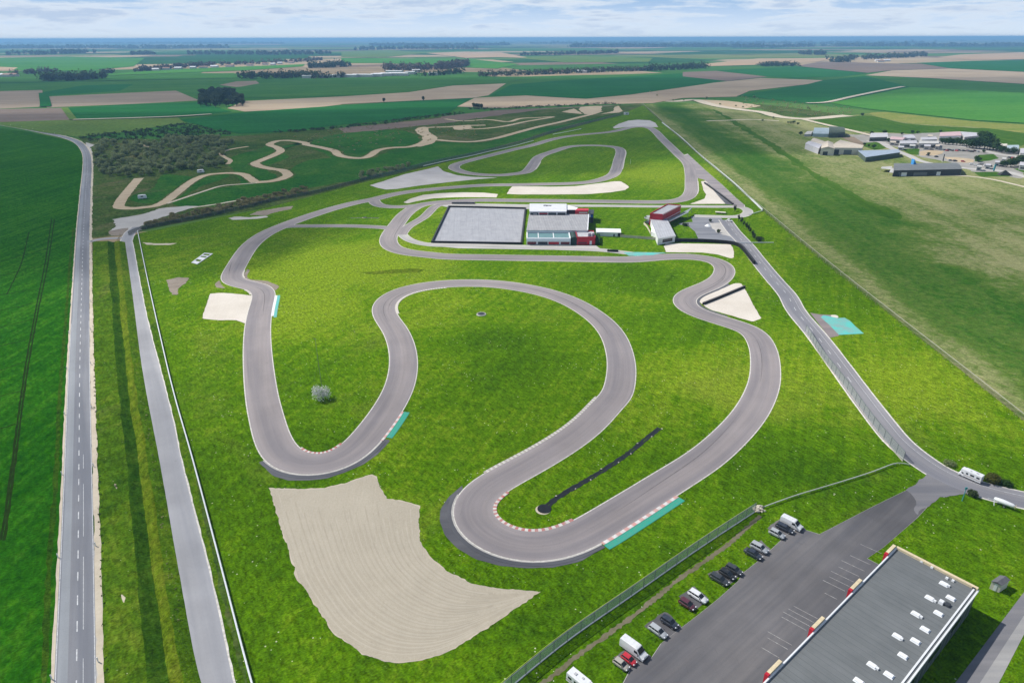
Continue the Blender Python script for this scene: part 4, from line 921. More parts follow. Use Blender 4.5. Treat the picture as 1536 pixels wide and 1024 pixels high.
FW3 = 3.2
Q = lift(vU([(395,915),(775,850),(585,480),(225,480)]), FW3)
b = Bld('club_house', 'long grey-roofed club house wing with a white glazed gable beside the red hall', 'club house', Q)
b.walls(FW3-.05, WHITE); b.flatroof(FW3-.05, roofmat('club roof', (.33,.34,.37), (.48,.49,.52), math.atan2(Q[3].y-Q[0].y, Q[3].x-Q[0].x)+1.57, 1.2, .12), .3, .2)
e = b.edge_to(Q[0].lerp(Q[1], .5)); b.panel('window', e, .28, .85, .7, 2.3, GLASS, .06); b.panel('roof_edge', e, 0, 1, 2.75, 3.3, WHITE, .5)
Q = lift(vU([(220,385),(495,405),(900,200),(600,176)]), 6.0)
b = Bld('red_hall', 'red-walled hall with a grey roof and a red fascia beside the main straight', 'hall', Q)
b.walls(5.9, REDP); b.flatroof(5.9, plain('red hall roof', (.34,.345,.37), .6, 0, .12, .4), -.1, .12); b.parapet(5.5, 6.5, REDP, None, .2)
e = b.edge_to(Q[1].lerp(Q[2], .5)); b.panel('white_band', e, 0, 1, 2.9, 3.25, plain('pink white band', (.72,.5,.52), .5), .3); b.panel('white_band', e, 0, 1, 6.0, 6.62, plain('pink white band', (.72,.5,.52), .5), .08)
e = b.edge_to(Q[0].lerp(Q[1], .5)); b.panel('white_band', e, 0, 1, 3.2, 3.5, plain('pink white band', (.72,.5,.52), .5), .3)
Q = lift(vU([(600,500),(640,535),(1060,335),(1140,240),(930,350)]), 2.9)
b = Bld('side_canopy', 'low grey-green lean-to canopy along the right side of the red hall', 'canopy', Q)
b.part('roof', prism(bmesh.new(), b.Q, 2.75, 2.95), plain('grey green roof', (.26,.30,.29), .6)); 
for q in b.Q: b.part('post', box(bmesh.new(), (q.x*.97+b.c.x*.03, q.y*.97+b.c.y*.03, 1.37), (.18,.18,2.74)), STEELD)
b.part('fascia', wallbox(bmesh.new(), at(*vU([(640,535)])[0], 2.9), at(*vU([(1060,335)])[0], 2.9), 2.5, 3.0, 0, .12), WHITE)
Q = [at(*p) for p in vU([(240,860),(390,920),(350,760),(250,740)])]
b = Bld('white_tent', 'small white pagoda tent against the left side of the club house', 'tent', Q); b.walls(2.0, WHITE); bm = bmesh.new(); c = b.c; v = [bm.verts.new((*(q+(q-c).normalized()*.2).xy, 2.0)) for q in b.Q]; tp = bm.verts.new((c.x, c.y, 3.3))
for i in range(4): bm.faces.new((v[i], v[(i+1) % 4], tp))
b.part('roof', bm, WHITE)
Q = [at(*p) for p in vS([(80,385),(300,392),(300,375),(80,365)])]; 
A3 = at(*vS([(85,380)])[0]); B3_ = at(*vS([(300,385)])[0]); t3 = (B3_-A3).normalized(); n3_ = Vector((-t3.y, t3.x, 0)); Q = [A3, B3_, B3_+n3_*7, A3+n3_*7]
b = Bld('marquee', 'long low white marquee on the grass to the right of the red building', 'marquee', Q); b.walls(2.1, WHITE); b.gable(2.1, .5, WHITE, 0, .2); e = b.edge_to((A3+B3_)/2); b.panel('opening', e, .88, .99, .05, 1.8, DARKW, .06); b.panel('opening', e, .7, .76, .05, 1.2, DARKW, .06)
Q = [at(*p) for p in vT([(1445,925),(1530,940),(1530,780),(1450,770)])]
b = Bld('clipped_hedge', 'dark green clipped hedge block beside the red building', 'hedge', Q); HEDGE = foliage('hedge leaves', (.010,.045,.012), (.03,.085,.02), .1, 1.2)
bm = prism(bmesh.new(), b.Q, .01, 1.7); bmesh.ops.subdivide_edges(bm, edges=bm.edges[:], cuts=7, use_grid_fill=True)
for v in bm.verts: v.co += Vector((random.uniform(-.12,.12), random.uniform(-.12,.12), random.uniform(-.12,.12) if v.co.z > .1 else 0))
b.part('foliage', bm, HEDGE)

# --- the hamlet by the airfield
def hall4(name, label, cat, px, h, wall, roof, kind='flat', rise=1.5, e=0, details=(), group=None):
    b = Bld(name, label, cat, lift(px, h), group); b.walls(h-.03, wall)
    if kind == 'flat': b.flatroof(h-.02, roof, .3, .25)
    elif kind == 'gable': b.gable(h-.02, rise, roof, e)
    else: b.arch(h-.02, rise, roof, e)
    ef = b.edge_to(b.c+Vector((-8, -40, 0)))
    for nm, s0, s1, z0, z1, mt in details: b.panel(nm, ef, s0, s1, z0, z1, mt, .07)
    return b
BEIGE = plain('beige roof', (.50,.44,.36), .7, 0, .1, .3); GWHITE = plain('weathered white wall', (.46,.455,.44), .7, 0, .18, .5); LILAC = plain('pale lilac roof', (.47,.46,.49), .6, 0, .08, .3); PINKR = plain('pink roof', (.52,.37,.38), .7, 0, .12, .3); BLUEG = plain('blue grey roof', (.30,.36,.44), .5, 0, .15, .3); OLIVE = plain('olive cladding', (.075,.10,.075), .7, 0, .2, .3); PALEB = plain('pale blue sheet', (.36,.44,.48), .5, 0, .12, .3); DKGREY = roofmat('dark hangar roof', (.125,.135,.14), (.19,.20,.20), .1, 1.6, .1); BLUE = plain('blue panel', (.05,.25,.55), .4)
b = hall4('hangar', 'long dark grey hangar with a blue triangular entrance facing the airfield grass', 'hangar', vQ([(-75,708),(765,690),(700,614),(-70,620)]), 4.2, DARKW, DKGREY, 'gable', .8, 0, [('door',.12,.2,.1,2.6,WHITE),('door',.64,.7,.1,2.6,WHITE),('door',.3,.5,.1,2.4,GREYW)])
A = at(*vQ([(120,712)])[0]); B = at(*vQ([(215,710)])[0]); bm = bmesh.new(); yy = Vector((0,-1.6,0)); ap = A.lerp(B, .15)
va = [bm.verts.new(p) for p in (A+yy, B+yy, Vector((ap.x, ap.y-1.6, 8.2)), A+yy*.1, B+yy*.1, Vector((ap.x, ap.y+2.5, 8.2)))]
for f in ((0,1,2),(5,4,3),(0,2,5,3),(1,4,5,2)): bm.faces.new([va[i] for i in f])
b.part('entrance_gable', bm, BLUE)
hall4('hangar', 'pale blue round-roofed hangar at the left end of the hamlet', 'hangar', vP([(265,275),(480,282),(480,215),(285,212)]), 3.0, PALEB, PALEB, 'arch', 2.6, 0)
hall4('hangar', 'dark olive round-roofed hangar joined to the pale blue one', 'hangar', vP([(490,284),(700,278),(660,222),(485,205)]), 3.4, OLIVE, OLIVE, 'arch', 4.0, 0, [('door',.6,.9,.1,3.0,DARKW)])
hall4('shed', 'little white shed at the tip of the pale blue hangar', 'shed', vP([(150,285),(240,280),(270,240),(190,245)]), 2.2, GWHITE, GWHITE, 'gable', .6, 0)
hall4('barn', 'broad beige-roofed hangar with dark door openings on its front', 'hangar', vP([(500,465),(930,470),(950,435),(640,360)]), 5.5, CREAMW, BEIGE, 'gable', .8, 0, [('door',.08,.3,.1,4,DARKW),('door',.45,.7,.1,3.8,GREYW)])
hall4('barn', 'beige gabled barn between the lilac barn and the broad hangar', 'barn', vP([(375,475),(560,480),(540,400),(395,395)]), 5.5, CREAMW, BEIGE, 'gable', 1.5, 1, [('door',.2,.55,.1,3,DARKW)])
hall4('barn', 'pale lilac-roofed barn at the left edge of the hangar group', 'barn', vP([(165,410),(345,478),(400,420),(240,375)]), 4.5, LILAC, LILAC, 'gable', .8, 0)
hall4('barn', 'narrow pinkish beige roof behind the lilac barn', 'barn', vP([(240,370),(400,415),(450,390),(290,335)]), 5.5, CREAMW, BEIGE, 'gable', .8, 0)
hall4('long_canopy', 'long blue-grey open canopy running right of the beige hangar', 'canopy', vP([(985,598),(1250,560),(1445,532),(1420,495),(880,510)]), 3.5, OLIVE, BLUEG, 'flat')
hall4('row_building', 'low grey row building at the back left of the hamlet', 'building', vP([(1035,330),(1280,322),(1275,268),(1050,272)]), 3.4, GREYW, LILAC, 'flat', details=[('window',.05,.95,.8,2.2,DARKW)])
hall4('shop_hall', 'pink and white roofed hall at the back of the hamlet', 'hall', vQ([(490,288),(760,278),(745,228),(500,240)]), 4, GWHITE, PINKR, 'flat', details=[('fascia',.0,1,2.6,3.8,WHITE)])
hall4('shop_hall', 'grey roofed hall with a white front, right of the pink one', 'hall', vQ([(800,298),(1040,272),(980,245),(750,230)]), 4, GWHITE, LILAC, 'flat', details=[('window',.05,.75,1.5,2.6,DARKW)])
for i, (pg, lab, k) in enumerate(((vQ([(35,308),(195,304),(130,264),(45,272)]), 'small white roof at the left of the white houses', 'gable'), (vQ([(235,376),(478,376),(480,346),(240,344)]), 'long white-roofed house with a dark shaded front before the tree clump', 'flat'), (vQ([(0,374),(215,370),(180,336),(0,340)]), 'white-roofed house left of the long white one', 'gable'),
     (vQ([(270,328),(460,322),(420,292),(255,300)]), 'pale roofed house behind the long white one', 'gable'), (vP([(1310,350),(1480,360),(1536,330),(1340,315)]), 'pinkish white roofed house at the left end of the white houses', 'gable'))):
    hall4('house', lab, 'house', pg, 3.6, GWHITE, [LILAC, GWHITE, LILAC, LILAC, PINKR][i], k, 1.2, 0, [('window',.1,.9,.9,2.0,DARKW)], 'white-roofed houses of the hamlet')
for pg, lab, mt in ((vQ([(1320,448),(1470,455),(1470,392),(1330,395)]), 'pale blue-roofed house right of the trees', PALEB), (vQ([(1200,405),(1325,402),(1318,380),(1205,382)]), 'low cream shed between the trees and the blue-roofed house', CREAMW), (vQ([(1490,490),(1580,500),(1570,432),(1490,436)]), 'lilac roofed house at the right edge of the picture', LILAC), (vQ([(1480,640),(1580,650),(1580,610),(1490,600)]), 'small grey roofed house among bushes at the right edge', LILAC)):
    hall4('house', lab, 'house', pg, 3.4, GWHITE, mt, 'gable', 1.0, 0, [('window',.2,.8,.9,2.0,DARKW)])
for i, (x, y, w) in enumerate(((60,325,70),(345,282,60),(120,402,70),(300,405,80),(440,404,50),(1265,565,50),(1180,606,60),(1345,596,60),(955,660,60),(1065,642,60),(1425,562,60),(1505,566,60),(-20,420,70),(-120,360,70),(-160,310,60))):
    hall4('outbuilding', 'small pale outbuilding among the yards of the hamlet', 'outbuilding', vQ([(x, y), (x+w, y+3), (x+w-6, y-15), (x+4, y-17)]), random.uniform(2.2, 3.2), GWHITE, (LILAC, BEIGE, GWHITE)[i % 3], 'gable', .7, 0, [('window',.2,.7,.8,1.7,DARKW)], 'outbuildings of the hamlet')
# dark tent, blue post, white awnings
A = at(*vQ([(1235,772)])[0]); B = at(*vQ([(1400,776)])[0]); bm = bmesh.new(); n_ = (B-A).normalized(); nn = Vector((-n_.y, n_.x, 0)); c = A.lerp(B, .45)+nn*2
v = [bm.verts.new(p) for p in (A, B, B+nn*5, A+nn*5)]; tp = bm.verts.new((c.x, c.y, 3.6)); bm.faces.new(v[::-1])
for i in range(4): bm.faces.new((v[i], v[(i+1) % 4], tp))
tag(from_bm('pyramid_tent', bm, plain('dark canvas', (.03,.035,.03), .8)), 'dark pyramid tent on the grass at the end of the hamlet road', 'tent')
for pg, lab in ((vP([(1185,745),(1330,760),(1340,715),(1215,725)]), 'white awning left of the dark hangar'), (vP([(1300,800),(1450,812),(1450,760),(1340,735)]), 'white awning touching the left end of the dark hangar')):
    Q = lift(pg, 2.4); b = Bld('awning', lab, 'awning', Q); b.gable(2.3, .6, GWHITE, 0, .1); 
    for q in b.Q: b.part('post', box(bmesh.new(), (q.x, q.y, 1.15), (.1,.1,2.3)), STEEL)
p = at(*vQ([(1160,718)])[0]); r = empty('sign_tower', p); tag(r, 'slim teal sign tower beside the hamlet road', 'sign'); bm = box(bmesh.new(), (0,0,2.6), (1.0,.5,4.2)); from_bm('sign_panel', bm, plain('teal sign', (.06,.30,.34), .5), r); from_bm('base', box(bmesh.new(), (0,0,.25), (.7,.4,.5)), STEELD, r)
p = at(*vQ([(530,598)])[0]); r = empty('column', p); tag(r, 'dark slim chimney-like column behind the dark hangar', 'column'); from_bm('shaft', cyl(bmesh.new(), (0,0,.4), .45, 5.2, 8, .3), DARKW, r); from_bm('base', box(bmesh.new(), (0,0,.2), (1.3,1.3,.4)), CREAMW, r)

# --- villages far away
VW = plain('village wall', (.62,.60,.57), .8, 0, .1, .1); VR = plain('village tile', (.26,.15,.11), .8, 0, .2, .1); VS = plain('village pale roof', (.60,.61,.63), .6, 0, .1, .1)
def far_house(px, py, w, d, h, roof, pitch, label, group):
    c = at(px, py); bm = bmesh.new(); box(bm, (0,0,h/2), (w,d,h)); r = pitch
    vs = [bm.verts.new(p) for p in ((-w/2-.4,-d/2-.4,h),(w/2+.4,-d/2-.4,h),(w/2+.4,d/2+.4,h),(-w/2-.4,d/2+.4,h),(-w/2-.4,0,h+r),(w/2+.4,0,h+r))]
    for f in ((0,1,5,4),(2,3,4,5),(1,2,5),(3,0,4)): bm.faces.new([vs[i] for i in f]).material_index = 1
    o = from_bm('far_house' if w < 40 else 'warehouse', bm, [VW, roof]); o.location = c; o.rotation_euler = (0,0,random.uniform(-.25,.25)); tag(o, label, 'house' if w < 40 else 'warehouse', group)
for px, py, w in ((464,117.5,30),(486,117,22),(503,116.5,26),(519,116,60),(545,115.6,55),(566,115,30),(574,114,45),(585,113.5,50),(596,113,40),(605,113.6,25),(616,111.4,26),(624,108.2,22),(592,110,45),(650,113,24)):
    far_house(px, py, w, 22, 6, VS, 1.2, 'pale flat warehouse in the far village behind the dark green field', 'pale buildings of the far village')
for px, py in ((5,115),(12,115.2),(19,114.8),(845,110.5),(852,110.2),(873,109.6),(880,109.2),(900,108),(820,111.5),(953,106.4),(965,106.2),(1316,92.5),(1330,92.3),(1321,93.6),(345,100.5),(322,101.8),(250,105),(268,104.4),(234,106.5),(398,97.5),(420,96.5),(437,95),(305,103),(375,99),(290,103.4),(410,98)):
    far_house(px, py, random.uniform(14, 30), 12, 5, random.choice((VR, VS, VR)), 3, 'tiny house among the far trees', 'houses of the far villages')

# ------------------------------------------------------------------ vehicles
GL = GLASS; CHROME = plain('lamp glass', (.75,.77,.80), .15, 0, .03, 3, .7); REDL = plain('tail lamp', (.35,.01,.01), .25); TYRE = plain('tyre rubber', (.02,.02,.022), .8, 0, .3, 4); RIM = plain('wheel rim', (.38,.39,.41), .35, .8, .1, 4); BLK = plain('black trim', (.025,.025,.028), .6)
def wheels(root, xs, y, r, w=.2):
    for x in xs:
        for sy in (-1, 1):
            o = from_bm('wheel', cyl(bmesh.new(), (x, sy*y-(w/2), r), r, w, 14, None, 'y'), TYRE, root)
            from_bm('rim', cyl(bmesh.new(), (x, sy*(y+.012)-(w/2 if sy > 0 else w/2), r), r*.62, w+.0, 10, None, 'y'), RIM, o)
def ring8(x, hw, zb, zt, k=.12):
    return [(x, hw*.9, zb),(x, hw, zb+k),(x, hw, zt-k),(x, hw*.92, zt),(x, -hw*.92, zt),(x, -hw, zt-k),(x, -hw, zb+k),(x, -hw*.9, zb)]
def car(kind, paint):
    root = empty('parked_car')
    if kind == 'hatch': L=3.9; st=[(-1.95,.66,.42,.78),(-1.85,.80,.28,.96),(-1.3,.85,.2,.99),(0,.86,.19,.96),(.9,.85,.2,.93),(1.6,.80,.24,.82),(1.88,.68,.32,.68),(1.95,.55,.4,.6)]; gb=(-1.86,1.05); gt=(-1.45,.25); zr=1.46
    elif kind == 'estate': L=4.6; st=[(-2.3,.70,.42,.8),(-2.2,.84,.28,.98),(-1.5,.88,.2,1.0),(0,.89,.19,.97),(1.1,.88,.2,.94),(1.9,.83,.24,.82),(2.22,.70,.32,.68),(2.3,.56,.4,.6)]; gb=(-2.22,1.2); gt=(-1.85,.35); zr=1.45
    elif kind == 'saloon': L=4.5; st=[(-2.25,.70,.42,.8),(-2.15,.82,.28,.96),(-1.4,.87,.2,.98),(0,.88,.19,.95),(1.1,.87,.2,.92),(1.85,.82,.24,.80),(2.17,.70,.32,.66),(2.25,.56,.4,.58)]; gb=(-1.7,1.15); gt=(-1.0,.3); zr=1.41
    else: L=4.5; st=[(-2.2,.74,.5,.95),(-2.1,.86,.36,1.1),(-1.4,.91,.28,1.12),(0,.92,.27,1.1),(1.0,.91,.28,1.07),(1.8,.86,.32,.98),(2.12,.74,.4,.82),(2.2,.6,.48,.72)]; gb=(-2.1,1.15); gt=(-1.8,.45); zr=1.68
    bm = bmesh.new(); loft(bm, [ring8(*s) for s in st]); bd = from_bm('body', bm, paint, root, True)
    zb = st[3][3]-.02; hb = st[3][1]*.90; ht = hb*.80
    def gl(x0, x1, xt0, xt1, o=0, zt=zr): return [[(x0,-hb-o,zb),(x1,-hb-o+.06,zb),(x1,hb+o-.06,zb),(x0,hb+o,zb)],[(xt0,-ht-o,zt),(xt1,-ht-o,zt),(xt1,ht+o,zt),(xt0,ht+o,zt)]]
    from_bm('windows', loft(bmesh.new(), gl(gb[0], gb[1], gt[0], gt[1])), GL, root)
    bm = bmesh.new(); box(bm, ((gt[0]+gt[1])/2, 0, zr+.02), (gt[1]-gt[0]+.16, ht*2+.06, .06), 0, 0, .08)
    for sy in (-1, 1):
        bar(bm, (gb[0],sy*hb,zb),(gt[0],sy*ht,zr),.045); bar(bm, (gb[1],sy*(hb-.06),zb),(gt[1],sy*ht,zr),.035); bar(bm, (-.35,sy*(hb+.005),zb),(-.5,sy*(ht+.005),zr),.035)
        if kind in ('estate','suv'): bar(bm, (gb[0]+.9,sy*(hb+.005),zb),(gt[0]+.75,sy*(ht+.005),zr),.04)
    from_bm('roof', bm, paint, root)
    wheels(root, (st[2][0]+.15, st[5][0]-.42), st[3][1]-.10, .31 if kind != 'suv' else .35)
    xf = st[-2][0]; zf = st[-2][3]
    for sy in (-1, 1):
        from_bm('headlight', box(bmesh.new(), (xf-.08, sy*.56, zf+.02), (.26,.30,.14), -sy*.35), CHROME, root)
        from_bm('tail_light', box(bmesh.new(), (st[1][0]-.02, sy*.62, .82 if kind != 'suv' else .98), (.12,.22,.22)), REDL, root)
        from_bm('mirror', box(bmesh.new(), (gb[1]-.25, sy*(hb+.16), zb+.08), (.14,.2,.14)), BLK, root)
    from_bm('number_plate', box(bmesh.new(), (st[-1][0]+.005, 0, .46), (.03,.5,.11)), WHITE, root)
    from_bm('bumper', box(bmesh.new(), (st[-2][0]-.02, 0, .33), (.14,1.3,.16)), BLK, root)
    return root
def van(paint, L=5.9, Hh=2.45, name='parked_van'):
    root = empty(name); x0 = -L/2; x1 = L/2
    bm = bmesh.new(); hw = .98
    def ring(x, zt, k=.9): return [(x,hw*.95,.32),(x,hw,.5),(x,hw,min(zt-.1,1.3)),(x,hw*k,zt-.06),(x,hw*(k-.1),zt),(x,-hw*(k-.1),zt),(x,-hw*k,zt-.06),(x,-hw,min(zt-.1,1.3)),(x,-hw,.5),(x,-hw*.95,.32)]
    loft(bm, [ring(x0,Hh-.12),ring(x0+.12,Hh),ring(x1-2.0,Hh),ring(x1-1.7,Hh-.08),ring(x1-.85,1.32,.93),ring(x1-.15,1.02,.92),ring(x1,.85,.8)])
    from_bm('body', bm, paint, root, False)
    def slab(name, pts, mat):
        bm = bmesh.new(); bm.faces.new([bm.verts.new(p) for p in pts]); r = bmesh.ops.solidify(bm, geom=bm.faces[:], thickness=.03); return from_bm(name, bm, mat, root)
    n = Vector((1.05,0,.85)).normalized()*.03
    slab('windscreen', [Vector(p)+n for p in ((x1-1.62,-.80,Hh-.18),(x1-1.62,.80,Hh-.18),(x1-.92,.86,1.42),(x1-.92,-.86,1.42))], GL)
    for sy in (-1, 1):
        slab('side_window', [(x1-2.3,sy*(hw+.0),1.35),(x1-1.15,sy*(hw+.0),1.35),(x1-1.6,sy*(hw*.95+.0),1.95),(x1-2.3,sy*(hw*.95+.0),1.95)], GL)
        from_bm('mirror', box(bmesh.new(), (x1-1.15, sy*(hw+.16), 1.4), (.14,.22,.34)), BLK, root)
        from_bm('headlight', box(bmesh.new(), (x1-.1, sy*.72, .92), (.22,.36,.2), -sy*.3), CHROME, root)
        from_bm('tail_light', box(bmesh.new(), (x0-.005, sy*.88, 1.0), (.05,.12,.5)), REDL, root)
    from_bm('bumper', box(bmesh.new(), (x1-.02, 0, .42), (.2,1.8,.22)), BLK, root)
    bm = bmesh.new()
    for k in range(4): box(bm, (x0+.8+k*.95, 0, Hh+.012), (.06,1.5,.03))
    from_bm('roof_ribs', bm, paint, root)
    wheels(root, (x0+1.0, x1-1.0), hw-.12, .35)
    return root
def camper(paint):
    root = empty('motorhome'); L = 6.6; bm = bmesh.new()
    box(bm, (-.7,0,1.75), (5.2,2.25,2.3), 0, 0, .03); box(bm, (2.2,0,2.35), (1.3,2.15,.95), 0, 0, .10); from_bm('body', bm, paint, root)
    bm = bmesh.new(); rr = lambda x, zt, k=1: [(x,1.0,.4),(x,1.02,.8),(x,.95*k,zt),(x,-.95*k,zt),(x,-1.02,.8),(x,-1.0,.4)]
    loft(bm, [rr(1.7,1.95),rr(2.3,1.9,.9),rr(2.75,1.3),rr(3.25,1.05),rr(3.35,.7)]); from_bm('cab', bm, paint, root)
    from_bm('windscreen', loft(bmesh.new(), [[(2.34,.82,1.86),(2.36,.82,1.9),(2.36,-.82,1.9),(2.34,-.82,1.86)],[(2.76,.88,1.33),(2.8,.88,1.36),(2.8,-.88,1.36),(2.76,-.88,1.33)]]), GL, root)
    for sy in (-1, 1):
        for x, w in ((-2.3,.9),(-.6,1.1),(.9,.6)): from_bm('window', box(bmesh.new(), (x, sy*1.13, 2.0), (w,.05,.55)), GL, root)
        from_bm('side_window', box(bmesh.new(), (2.05, sy*1.0, 1.62), (.7,.06,.5)), GL, root)
        from_bm('headlight', box(bmesh.new(), (3.28, sy*.7, .92), (.14,.34,.2)), CHROME, root)
        from_bm('tail_light', box(bmesh.new(), (-3.31, sy*.95, 1.0), (.05,.14,.5)), REDL, root)
    from_bm('stripe', box(bmesh.new(), (-.7, 0, 1.2), (5.22,2.30,.16)), plain('brown stripe', (.30,.22,.18), .5), root)
    bm = bmesh.new(); box(bm, (-1.6,0,2.98), (.6,.6,.14)); box(bm, (.2,.3,2.98), (.45,.45,.14)); from_bm('roof_hatch', bm, plain('hatch', (.45,.45,.47), .4), root)
    wheels(root, (-1.9, 2.55), .93, .34); return root
VS_ = .76
def put(root, px, py, hd, label, cat, z=.075, s=1.0, group='vehicles parked along the car park', lift_=.7):
    p = at(px, py, lift_); root.location = (p.x, p.y, z); root.rotation_euler = (0,0,hd); s *= VS_; root.scale = (s,s,s); tag(root, label, cat, group); return root
_a = at(934,960); _b = at(969,990.6); _c = at(1064,864); _d = at(1092,877.5)
HD1 = math.atan2(_b.y-_a.y, _b.x-_a.x); HD2 = math.atan2(_d.y-_c.y, _d.x-_c.x); HD = (HD1+HD2)/2
PW = carpaint('white car paint', (.74,.75,.76)); PS = carpaint('silver car paint', (.42,.44,.46)); PD = carpaint('dark grey car paint', (.045,.05,.056)); PN = carpaint('navy car paint', (.03,.038,.055)); PB = carpaint('black car paint', (.018,.019,.021)); PM = carpaint('maroon car paint', (.10,.025,.04)); PR = carpaint('red car paint', (.52,.025,.04)); PC = carpaint('champagne car paint', (.42,.39,.34))
put(camper(PW), 872, 1023, HD, 'white motorhome cut off by the bottom edge, nearest in the parking row', 'motorhome', s=.92, lift_=1.3)
put(van(PW), 951, 969, HD, 'tall white van parked next to a small red car', 'van', lift_=1.3)
put(car('hatch', PR), 943.5, 986.5, HD, 'small red car squeezed between the white van and the champagne car', 'car', s=.86)
put(car('hatch', PC), 932, 994, HD+.02, 'small champagne car beside the red one', 'car', s=.90)
put(car('estate', PS), 987, 944.5, HD-.03, 'silver estate car beside a navy people carrier', 'car', s=.95)
put(car('suv', PN), 1004, 931.5, HD+.02, 'navy people carrier with a long roof, right of the silver estate', 'car', s=.92)
put(car('hatch', PM), 1031, 904.5, HD, 'maroon hatchback next to the long white car', 'car')
put(car('estate', PW), 1047, 892.5, HD-.02, 'white estate car beside the maroon hatchback', 'car')
put(car('estate', PD), 1079, 867, HD+.01, 'dark grey estate car, lowest of the three parked side by side', 'car')
put(car('hatch', PB), 1091, 859.5, HD-.02, 'black hatchback in the middle of three dark cars', 'car')
put(car('suv', PD), 1101, 853, HD+.02, 'dark grey car, uppermost of the three parked side by side', 'car', s=.92)
put(car('saloon', PN), 1130, 829, HD-.03, 'dark navy saloon beside the silver people carrier', 'car')
put(car('suv', PS), 1139, 820.5, HD+.01, 'silver people carrier with a pale roof beside the dark saloon', 'car')
put(car('hatch', PS), 1165.5, 799, HD, 'silver hatchback, left of the last group with the white van', 'car', s=1.02)
put(car('estate', PN), 1177.5, 790.5, HD+.02, 'dark estate car between the silver hatchback and the white van', 'car')
put(van(PW, 5.4, 2.3), 1188, 782, HD-.01, 'white van at the far end of the parking row', 'van', lift_=1.2)
_a = at(1466,723); _b = at(1442,712.5); put(camper(PW), 1457, 711, math.atan2(_b.y-_a.y, _b.x-_a.x), 'white motorhome standing on the verge beside the road bend', 'motorhome', z=.02, s=.88, group='', lift_=1.2)
# long white glider trailer
A = at(1489,752.5); B = at(1521,765.5); r = empty('glider_trailer', (A+B)/2, math.atan2(A.y-B.y, A.x-B.x)); tag(r, 'long slim white glider trailer lying beside the road at the right edge', 'trailer')
Lt = (A-B).length; bm = bmesh.new(); hw = .45
loft(bm, [[(x, w_*math.cos(q), .95+h*math.sin(q)) for q in [2*math.pi*i/10 for i in range(10)]] for x, w_, h in ((-Lt/2,.22,.28),(-Lt/2+.5,.45,.45),(0,.55,.52),(Lt/2-1.2,.55,.52),(Lt/2-.2,.40,.40),(Lt/2,.15,.2))]); from_bm('body', bm, PW, r, True)
bm = bmesh.new(); bar(bm, (Lt/2-.2,0,.7),(Lt/2+1.0,0,.45),.05); bar(bm, (Lt/2-.1,.3,1.1),(Lt/2-.6,1.7,.3),.07); from_bm('drawbar', bm, STEEL, r); wheels(r, (-.2,), .62, .3)
from_bm('tail_panel', box(bmesh.new(), (-Lt/2-.03,0,.95), (.06,.7,.6)), TIMBER, r)
# far vehicles of the hamlet
cars = {}
i = 0
for x, y, c in [(560,462,PD),(585,470,PR),(612,460,PD),(640,468,PB),(668,462,PS),(700,470,PR),(730,466,PD),(790,472,PB),(830,470,PM),(858,478,PD),(890,480,PB),(925,472,PM),(960,480,PS),(330,392,PS),(380,420,PD),(420,432,PB),(890,640,PW),(940,650,PS),(1000,640,PD),(1060,655,PW),(1110,660,PD),(620,590,PS),(680,596,PD),(780,604,PR),(1350,555,PD),(1400,560,PR),(1450,560,PW),(340,525,PB),(450,545,PB)]:
    if c.name not in cars: cars[c.name] = car('estate' if c in (PD, PW) else 'hatch', c); o = cars[c.name]
    else: o = copy_tree(cars[c.name])
    p = at(*vQ([(x, y)])[0]); o.location = (p.x, p.y, .07); o.rotation_euler = (0,0,random.choice((.2,1.6,1.9,-.4))+random.uniform(-.2,.2)); o.scale = (.8,.8,.8)
    cl = {PD:'dark grey', PR:'red', PB:'black', PS:'silver', PM:'maroon', PW:'white'}[c]
    tag(o, 'tiny %s car parked by the roads of the hamlet' % cl, 'car', '%s cars of the hamlet' % cl)
# ------------------------------------------------------------------ barriers and fences
def local(P, c): return [Vector((p.x-c.x, p.y-c.y, 0)) for p in P]
def guard_rail(label, P, spacing=4.0, h=.75, two=False, mat=STEEL, name='guard_rail', wide=.22, face=.35):
    c = P[len(P)//2]; root = empty(name, (c.x, c.y, 0)); tag(root, label, 'guard rail'); Lp = local(P, c)
    def beam(z, k):
        bm = bmesh.new(); nn = normals(Lp); rings = []
        prof = ((-.03,0),(.05,.06),(.0,.5*k),(.05,k-.06),(-.03,k),(-wide,k),(-wide,0))
        for p, n in zip(Lp, nn): rings.append([(p.x+n.x*a, p.y+n.y*a, z+b) for a, b in prof])
        loft(bm, rings); return bm
    from_bm('beam', beam(h-face, face), mat, root)
    if two: from_bm('beam', beam(h+.22, .14), mat, root)
    q = resample(Lp, spacing)
    pm = None
    for i, p in enumerate(q[:100]):
        if pm is None: o = from_bm('post', box(bmesh.new(), (0,0,h/2), (.12,.12,h)), STEELD, root); pm = o.data
        else: o = link('post', pm, None, root)
        o.location = (p.x, p.y, 0)
    return root
